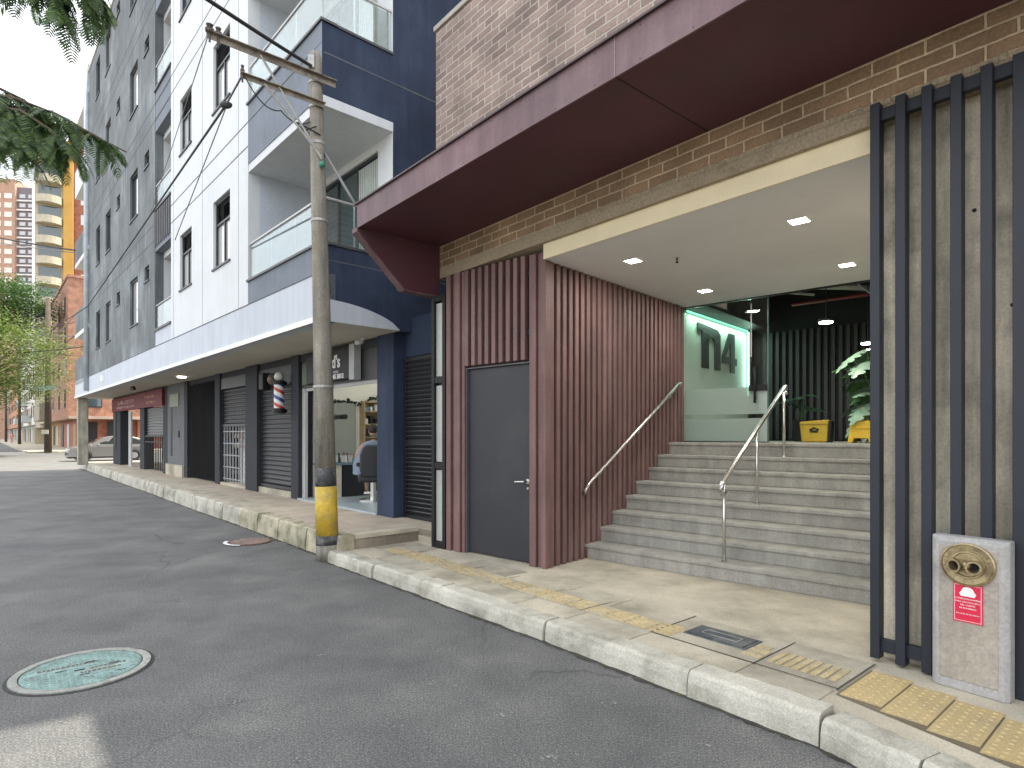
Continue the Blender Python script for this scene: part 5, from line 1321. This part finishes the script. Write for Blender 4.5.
# ------------------------------------------------------------------ far poles, signs
def far_pole(u, vb, vt, Y, r, lab, armz=None):
    x = (u - 512)/600*Y; z1 = 1.6 + (434 - vt)/600*Y
    t = thing('street_pole', lab, 'utility pole', (x, Y, .1), 0, 'utility poles along the far street')
    MB().path([(0, 0, 0), (0, 0, z1)], [r, r*.6], 14).build('shaft', mat('dark_brown_pole', (.085, .06, .045), .9, .3, 2), t, smooth=True)
    if armz:
        am = MB()
        for k, (zz, wd) in enumerate(armz): am.box(-wd, wd, -.06, .06, zz, zz + .12)
        am.build('cross_arm', ARMM, t)
    return t
fp = far_pole(48, 451, 300, 50, .27, 'thick brown far street pole standing before the brick corner building', [(9.6, 2.2), (8.9, 1.6)])
MB().box(-.9, .9, -.35, -.31, 5.1, 5.5).build('street_name_plate', mat('blue_grey_plate', (.25, .33, .38), .5), fp)
MB().box(-.28, .28, -.34, -.30, 1.5, 1.85).build('pale_notice', mat('pale_notice', (.5, .47, .36), .6), fp)
MB().path([(-.1, 0, 8.6), (-2.4, .4, 10.3)], .05, 6).path([(0, 0, 8.8), (2.2, .2, 11.6)], .05, 6).path([(0, 0, 8.3), (2.6, 0, 8.9)], .04, 6).build('brace', ARMM, fp)
cw = MB()
for k in range(12):
    q = random.Random(k); a = Vector((q.uniform(-3, 0), q.uniform(-.5, .5), 8.6 + q.uniform(-.8, 2.2))); b_ = Vector((q.uniform(0, 3.0), q.uniform(-.5, .5), 8.8 + q.uniform(-1, 2.6)))
    m_ = (a + b_)/2 + Vector((0, 0, -q.uniform(.1, .9))); cw.path([a, m_, b_], .028, 5)
cw.build('wire_tangle', CABLE, fp)
far_pole(19.5, 443, 352, 85, .20, 'thin dark far street pole before the beige building', [(10.5, 1.2)])
far_pole(6, 440, 368, 110, .2, 'most distant dark pole before the pale far building', [(10.5, 1.2)])

# ------------------------------------------------------------------ far buildings
def far_building(name, lab, x0, x1, y0, y1, z1, m, gm, wins_w=1.4, wins_h=1.5, cols=None, floors=3, z_first=4.2, fl=2.9, side=True, ground=True, roofm=None):
    t = thing(name, lab, 'building', (*WF(0, 0)[:2], 0), FA)
    MB().box(x0, x1, y0, y1, 3.0, z1).build('wall', m, t)
    MB().box(x0 + .1, x1 - .6, y0 + .8, y1 - .2, .15, 3.0).build('ground_floor', gm, t)
    MB().box(x0 - .1, x1 + .1, y0 - .1, y1, z1, z1 + .25).build('roof', roofm or m, t)
    n = cols or max(2, int((x1 - x0)/4))
    for f_ in range(floors):
        z = z_first + f_*fl
        if z + wins_h > z1: break
        for k in range(n):
            cx = x0 + (k + .5)*(x1 - x0)/n
            wd = MB().box(cx - wins_w/2 - .1, cx + wins_w/2 + .1, y0 - .08, y0 - .002, z - .1, z + wins_h + .1).build('window', FRAMEB if (k + f_) % 3 else GREYP, t)
            MB().box(cx - wins_w/2, cx + wins_w/2, y0 - .1, y0 - .08, z, z + wins_h).build('pane', WGL3, wd)
        if side:
            for k in range(3):
                cy = y0 + 2 + k*4
                wd = MB().box(x1, x1 + .08, cy - .6, cy + .6, z - .1, z + wins_h + .1).build('window', FRAMEB, t)
                MB().box(x1 + .08, x1 + .1, cy - .5, cy + .5, z, z + wins_h).build('pane', WGL3, wd)
    if ground:
        for k in range(n):
            cx = x0 + (k + .5)*(x1 - x0)/n
            MB().box(cx - 1.0, cx + 1.0, y0 + .75, y0 + .8, .2, 2.6).build('door', [BLACKM, GREYP, mat('ochre_door', (.35, .22, .08), .7)][k % 3], t)
    return t
BR = brick_mat('orange_brick', (.36, .155, .09), (.28, .115, .07), (.42, .30, .22), .3, .1, .012, 'sum', .4)
BR2 = brick_mat('red_brick', (.32, .10, .055), (.26, .075, .045), (.35, .22, .16), .3, .1, .012, 'sum', .4)
t = far_building('brick_corner_building', 'orange brick corner building across the junction behind the car', -17, 0, 0, 14, 16, BR, BR2, floors=4, cols=3)
sg2 = MB().box(.1, .12, 3.0, 4.6, .4, 2.8).build('side_door', BLACKM, t); MB().box(-.55, -.5, 1, 2.3, .2, 2.7).build('side_door', BLACKM, t)
MB().box(-.7, .02, 5.5, 13.9, .15, 3.0).build('ground_floor', BR2, t)
MB().box(-.5, .9, 0, 14, 3.0, 3.25).build('canopy', mat('concrete_ledge', (.4, .3, .25), .9), t)
OL = mat('olive_beige_render', (.36, .31, .20), .9, .2, .4, streak=.15)
far_building('beige_building', 'olive beige building beside the brick corner building with ochre doors', -44, -17.2, .3, 12, 12.2, OL, mat('ochre_wall', (.42, .27, .10), .9), floors=3, cols=6)
t = MB().box(-30, -20, -.9, .3, 3.2, 5.2).build('projecting_bay', mat('grey_beige_bay', (.30, .27, .2), .9)); t.parent = bpy.data.objects['beige_building']
far_building('white_far_building', 'white rendered building with balconies in the middle of the far row', -88, -44.4, 0, 12, 14, mat('far_white', (.62, .6, .55), .9), GREYP, floors=3, cols=9, side=False)
for k in range(3): q = MB().box(-84 + k*12, -76 + k*12, -1.2, 0, 3.4 + 3*(k % 2), 4.5 + 3*(k % 2)).build('balcony', GREYP, bpy.data.objects['white_far_building'])
far_building('terracotta_far_building', 'low terracotta building farthest along the street row', -150, -88.6, 0, 12, 12, mat('far_terra', (.45, .22, .13), .9), GREYP, floors=3, cols=10, side=False)
far_building('grey_far_building', 'grey far building closing the end of the street row', -230, -150.5, -.5, 12, 14, mat('far_grey', (.40, .38, .34), .9), GREYP, floors=3, cols=8, side=False)
# left row end closer
t = thing('street_end_building', 'pale building closing the view at the far end of the street', 'building', (-205, 215, 0), R(15))
MB().box(-40, 12, 0, 10, 0, 18).build('wall', mat('far_pale', (.5, .45, .38), .9), t)
for f_ in range(5):
    for k in range(12): MB().box(-38 + k*4, -36 + k*4, -.1, -.005, 1.5 + f_*3.3, 3.2 + f_*3.3).build('window', WGL3, t)

# tall tower
tw = thing('residential_tower', 'tall residential tower with orange brick and grey banded floors', 'tower', (-142.3, 178, 0), R(6))
HT = 77
MB().box(-34, -4.8, 0, 20, 0, HT).build('brick_wing', brick_mat('tower_brick', (.40, .23, .16), (.36, .20, .13), (.42, .32, .25), .3, .1, .01, 'xz', .1), tw)
MB().box(-4.8, 3.4, 1, 20, 0, HT - 2).build('grey_wing', mat('tower_grey', (.17, .15, .16), .85, .1, .1), tw)
bd = MB()
nf = 26
for f_ in range(nf):
    z = 2 + f_*2.75
    bd.box(-4.79, 3.42, .6, 1, z, z + .45)
    if f_ >= 10:
        for a, b_ in ((-4.0, -2.4), (-1.6, -.6), (1.6, 2.8)): MB().box(a, b_, .7, .995, z + 1.0, z + 2.1).build('window', mat('tower_window', (.45, .45, .46), .4), tw)
        for a, b_ in ((-10.5, -8.6), (-7.6, -5.6)): MB().box(a, b_, -.1, -.01, z + .5, z + 2).build('window', mat('tower_window2', (.68, .62, .55), .4), tw)
tag(bd.build('floor_bands', mat('tower_white_band', (.62, .60, .58), .8), tw))
MB().box(.1, 1.0, -.3, .6, 0, HT - 1).build('white_pier', WHITEP, tw)
# yellow and cream mid-rise
yt = thing('cream_yellow_building', 'cream building with curved balconies and yellow and red brick strips', 'building', (*px(64, 434, 88)[:2], 0), R(28))
hz = 43.5
MB().box(-3.4, 0, 0, 10, 0, hz).build('cream_wing', mat('cream_wall', (.40, .34, .22), .85, .15, .3), yt)
MB().box(0, 1.15, -.5, 10, 0, hz + 1).build('yellow_strip', mat('yellow_wall', (.50, .29, .07), .85, .1, .5), yt)
MB().box(1.15, 9, .2, 10, 0, hz + 3).build('red_brick_wing', BR2, yt)
for f_ in range(14):
    z = 2.5 + f_*2.95
    bl = MB()
    arc_ = [(-3.3, 0)] + [(-1.7 + 1.6*math.cos(PI + k*PI/10), -1.5*math.sin(k*PI/10)) for k in range(11)] + [(-.1, 0)]
    bl.prism(arc_, z, z + 1.05, 'z'); bl.build('balcony', mat('cream_balcony', (.44, .40, .30), .85), yt)
    MB().box(-3.0, -.4, -.06, -.002, z + 1.05, z + 2.7).build('window', WGL3, yt)
    MB().box(2.0, 2.9, .1, .198, z + .6, z + 2.1).build('window', WGL2, yt)

# ------------------------------------------------------------------ car
car = thing('parked_car', 'silver hatchback parked in the cross street behind the canopy column', 'car', (*px(66, 461, 35)[:2], .0), math.atan2(.6757, .7372))
# local x from front bumper (0) to back (4.1)
prof = [(0.02, .32, .70), (0.0, .55, .72), (.10, .74, .74), (.45, .88, .78), (1.05, 1.0, .80), (1.15, 1.02, .78), (1.75, 1.40, .66), (2.3, 1.49, .62), (3.1, 1.47, .62), (3.75, 1.30, .64), (4.0, 1.02, .76), (4.1, .80, .76), (4.12, .45, .74), (4.05, .28, .72)]
b_ = MB(); n = len(prof); nb = .22
vs = []
for x, z, hw in prof: vs += [(x, -hw, z), (x, hw, z)]
for x, z, hw in prof:
    zz = min(z, .98) if 1.1 < x < 3.9 else z
    vs += [(x, -.82 if .3 < x < 3.9 else -hw, min(zz, .85)), (x, .82 if .3 < x < 3.9 else hw, min(zz, .85))]
fs = []
for i in range(n - 1): fs.append((2*i, 2*i+1, 2*i+3, 2*i+2))
for s_ in (0, 1):
    for i in range(n - 1): fs.append((2*i+s_, 2*i+2+s_, 2*n+2*i+2+s_, 2*n+2*i+s_))
base = len(vs)
for i in range(n): vs += [(prof[i][0], -.80 if .3 < prof[i][0] < 3.9 else -prof[i][2], .26), (prof[i][0], .80 if .3 < prof[i][0] < 3.9 else prof[i][2], .26)]
for s_ in (0, 1):
    for i in range(n - 1): fs.append((2*n+2*i+s_, 2*n+2*i+2+s_, base+2*i+2+s_, base+2*i+s_))
for i in range(n - 1): fs.append((base+2*i, base+2*i+1, base+2*i+3, base+2*i+2))
fs.append((0, 1, 2*n+1, 2*n)); fs.append((2*n, 2*n+1, base+1, base)); fs.append((2*n-2, 2*n-1, 2*n+2*n-1, 2*n+2*n-2)); fs.append((4*n-2, 4*n-1, base+2*n-1, base+2*n-2))
b_.add(vs, fs); b_.build('body', SILVER, car, .02, seg=2)
for s_ in (-1, 1):
    g1 = MB(); yy = lambda z: s_*(.82 - (z - .85)*.33 + .012)
    for pl_ in ([(1.28, 1.0), (1.80, 1.34), (2.35, 1.41), (2.35, 1.0)], [(2.43, 1.0), (2.43, 1.41), (3.1, 1.40), (3.6, 1.22), (3.75, 1.0)]):
        g1.add([(x, yy(z), z) for x, z in pl_] + [(x, yy(z) - s_*.02, z) for x, z in pl_], [tuple(range(len(pl_))), tuple(range(len(pl_), 2*len(pl_)))])
    g1.build('side_window', WGL, car)
ws = MB().add([(1.17, -.68, 1.045), (1.17, .68, 1.045), (1.72, .58, 1.395), (1.72, -.58, 1.395)], [(0, 1, 2, 3)]); ws.build('windscreen', WGL, car)
for s_ in (-1, 1):
    for x in (.78, 3.28):
        wh = MB().path([(x, s_*.66, .31), (x, s_*.84, .31)], .31, 24).build('wheel', TYRE, car)
        MB().path([(x, s_*.835, .31), (x, s_*.85, .31)], .19, 16).build('rim', GALV, wh)
        ar = MB(); ar.ring((0, 0), .34, .37, -.004, .004, 24); q = ar.build('wheel_arch', BLACKM, car); q.rotation_euler = (PI/2, 0, 0); q.location = (x, s_*.822, .33)
    MB().ball((.14, s_*.56, .68), .10, .13, .07, 10, 6).build('headlight', mat('headlamp', (.6, .6, .58), .15), car, smooth=True)
    MB().ball((1.45, s_*.92, .98), .07, .09, .06, 8, 6).build('mirror', SILVER, car, smooth=True)
MB().box(-.01, .04, -.45, .45, .36, .52).build('grille', BLACKM, car)
MB().box(.05, 4.0, -.6, .6, .18, .3).build('underbody', BLACKM, car)

# distant pedestrian
pd = thing('distant_person', 'distant pedestrian in pinkish shirt standing on the far pavement', 'person', (*px(12, 434, 95)[:2], .15), 0)
pts = [(0, 0, .95), (0, 0, 1.2), (0, 0, 1.42), (0, 0, 1.52), (-.1, 0, .9), (-.13, .05, .5), (-.14, 0, .06), (-.15, -.12, .03), (.1, 0, .9), (.13, -.05, .5), (.15, 0, .06), (.16, -.12, .03), (-.2, 0, 1.4), (-.26, 0, 1.12), (-.25, -.08, .87), (.2, 0, 1.4), (.26, 0, 1.12), (.25, -.08, .87)]
edges = [(0, 1), (1, 2), (2, 3), (0, 4), (4, 5), (5, 6), (6, 7), (0, 8), (8, 9), (9, 10), (10, 11), (2, 12), (12, 13), (13, 14), (2, 15), (15, 16), (16, 17)]
rad_ = [.15, .14, .15, .05, .09, .065, .045, .04, .09, .065, .045, .04, .06, .045, .03, .06, .045, .03]
skin_figure('body', pts, edges, rad_, mat('pink_shirt', (.5, .22, .2), .8), pd, 1)
head(pd, (0, 0, 1.64), 0)

# ------------------------------------------------------------------ trees
def fern_tree():
    rt = random.Random(21)
    base = Vector(W('M', -7.2, -9.3)); base.z = .15
    t = thing('feathery_street_tree', 'feathery-leaved street tree reaching its fronds over the street at upper left', 'tree', base)
    br = []
    fork = Vector((.2, .1, 4.2))
    tr = MB().path([(0, 0, 0), (.05, 0, 1.5), (.1, .05, 3), fork], [.26, .2, .17, .14], 12)
    ends = []
    def branch(a, b_, r0, r1, depth):
        a, b_ = Vector(a), Vector(b_); m_ = (a + b_)/2 + Vector((rt.uniform(-.15, .15), rt.uniform(-.15, .15), .25))
        pts_ = [a, a.lerp(m_, .5) + Vector((0, 0, .05)), m_, m_.lerp(b_, .5) + Vector((0, 0, .05)), b_]
        tr.path(pts_, [r0, r0*.85 + r1*.15, (r0 + r1)/2, r0*.3 + r1*.7, r1], 7); ends.append((pts_, r1)); return pts_
    lo = lambda u, v, Y: Vector(px(u, v, Y)) - base
    # hanging branches seen in the photograph
    seen = [branch(fork, lo(-60, 110, 6.2), .09, .05, 0), branch(fork, lo(20, -60, 6.0), .08, .05, 0)]
    tips = []
    for (u, v, Y) in ((148, 172, 6.9), (100, 176, 6.6), (60, 165, 6.6), (35, 165, 6.2), (15, 172, 6.0), (70, 140, 6.9), (125, 160, 7.0), (50, 178, 6.3), (20, 120, 6.4), (80, 170, 6.5), (5, 150, 6.1)):
        p_ = branch(lo(-60, 110, 6.2), lo(u - 22, v - 20, Y), .028, .007, 1); tips.append((p_, 30))
    for (u, v, Y) in ((90, 12, 6.4), (70, 8, 6.2), (55, 8, 6.0), (105, 5, 6.8), (35, 8, 6.0), (20, 5, 6.1), (95, -20, 6), (65, 20, 6.3)):
        p_ = branch(lo(20, -60, 6.0), lo(u, v, Y), .03, .008, 1); tips.append((p_, 20))
    # rest of the crown, beyond the frame
    for k in range(22):
        a = k*2.4; r_ = rt.uniform(1.6, 3.2); z = rt.uniform(5.0, 8.2)
        e = fork + Vector((math.cos(a)*r_, math.sin(a)*r_, z - 4.2))
        w_ = base + e
        if w_.y > .3:
            u = 512 + 600*w_.x/w_.y; v = 434 - 600*(w_.z - 1.6)/w_.y
            if u > -90 and v > -150: continue
        p_ = branch(fork, e, .07, .012, 1); tips.append((p_, 24))
    tr.build('trunk', BARK, t, smooth=True)
    cr = MB()
    def frond(p, d, ln):
        d = Vector(d).normalized(); g_ = Vector((0, 0, -1)); sd = d.cross(Vector((0, 0, 1))).normalized()
        np_ = 15; q = Vector(p); dd = d.copy()
        for i in range(np_):
            dd = (dd + g_*.11).normalized(); q2 = q + dd*(ln/np_)
            up_ = sd.cross(dd).normalized()
            f_ = math.sin(PI*min(1, (i + 2)/(np_ + 1)))**.6
            pl_ = .088*f_*ln/.36
            for s_ in (-1, 1):
                pd_ = (sd*s_ + dd*.45 + g_*.22 + up_*rt.uniform(-.12, .12)).normalized()
                wv = dd*.0115
                a0 = q2; a1 = q2 + pd_*pl_*.55; a2 = q2 + pd_*pl_ + g_*.012
                cr.add([a0 - wv*.5, a0 + wv*.5, a1 + wv, a1 - wv, a2 + wv*.4, a2 - wv*.4], [(0, 1, 2, 3), (3, 2, 4, 5)])
            cr.add([q - sd*.0018, q + sd*.0018, q2 + sd*.0018, q2 - sd*.0018], [(0, 1, 2, 3)])
            q = q2
    for pts_, nfr in tips:
        for k in range(nfr):
            s_ = rt.uniform(.35, 1.0)*(len(pts_) - 1); i = min(len(pts_) - 2, int(s_)); p = Vector(pts_[i]).lerp(Vector(pts_[i+1]), s_ - i)
            ax = (Vector(pts_[-1]) - Vector(pts_[-2])).normalized(); a = rt.uniform(0, 2*PI)
            d = Vector((math.cos(a), math.sin(a), rt.uniform(-.35, .35)))*.8 + ax*rt.uniform(.3, 1.1)
            frond(p, d, rt.uniform(.26, .46))
    cr.build('crown', FROND, t)
fern_tree()

def leafy_tree(name, lab, loc, cz, rx, rz_, n_cl, m, seed, leaf=.16, tr_r=.18, per=70):
    rt = random.Random(seed)
    t = thing(name, lab, 'tree', loc)
    tr = MB().path([(0, 0, 0), (.1, 0, cz*.4), (0, 0, cz*.75)], [tr_r, tr_r*.8, tr_r*.6], 10)
    cr = MB()
    for k in range(n_cl):
        while True:
            v = Vector((rt.uniform(-1, 1), rt.uniform(-1, 1), rt.uniform(-1, 1)))
            if .35 < v.length < 1: break
        c = Vector((v.x*rx, v.y*rx, cz + v.z*rz_)) ; s_ = rt.uniform(.28, .6)*rx*.36
        if k % 5 == 0: tr.path([(0, 0, cz*.7), c*.5 + Vector((0, 0, cz*.38)), c], [.07, .04, .015], 5)
        for j in range(per):
            q = c + Vector((rt.gauss(0, s_), rt.gauss(0, s_), rt.gauss(0, s_*.55)))
            a = Vector((rt.uniform(-1, 1), rt.uniform(-1, 1), rt.uniform(-.4, .4))).normalized()*leaf; b_ = a.cross(Vector((rt.uniform(-.5, .5), rt.uniform(-.5, .5), 1))).normalized()*leaf*.45
            cr.add([q - a*.5, q + b_*.5, q + a*.5, q - b_*.5], [(0, 1, 2, 3)])
    tr.build('trunk', BARK, t); cr.build('crown', m, t)
leafy_tree('street_tree', 'sunlit yellow-green street tree at the left edge of the far street', (-37.2, 41, .1), 6.6, 5.6, 3.2, 330, LEAF_Y, 5, .22, per=90)
leafy_tree('tall_street_tree', 'dark green tree rising behind the yellow-green one', (*px(-12, 434, 56)[:2], .1), 13.6, 5.2, 2.8, 260, LEAF_D, 6, .28, per=90)

# light given off by the fittings that are lit in the photograph
def area(loc, size, power, col, rot=(0, 0, 0), name='downlight_glow', sy=None):
    l = bpy.data.lights.new(name, 'AREA'); l.energy = power; l.color = col; l.size = size
    if sy: l.shape = 'RECTANGLE'; l.size_y = sy
    o = bpy.data.objects.new(name, l); COL.objects.link(o); o.location = loc; o.rotation_euler = rot; return o
for u, v in ((799, 221), (633, 261), (847, 265), (705, 291)):
    Y = 1.905*600/(434 - v); X_ = (u - 512)/600*Y
    area((X_, Y, 3.495), .15, 8.5, (1, .96, .88))
for u, v, Y in ((826, 323, 8.1), (868, 344, 8.6)):
    p = px(u, v, Y); area((p[0], p[1], p[2] - .01), .2, 5, (1, .95, .85), name='lobby_glow')
p = W('H', .10, 4.65, 3.46); area(p, .06, 8, (.65, 1, .8), (0, 0, A2), 'led_glow', 2.3)
p = W('H', .06, 5.86, 2.9); area(p, .05, 1.6, (.6, 1, .8), (PI/2, 0, A2 + PI), 'led_glow', 1.0)
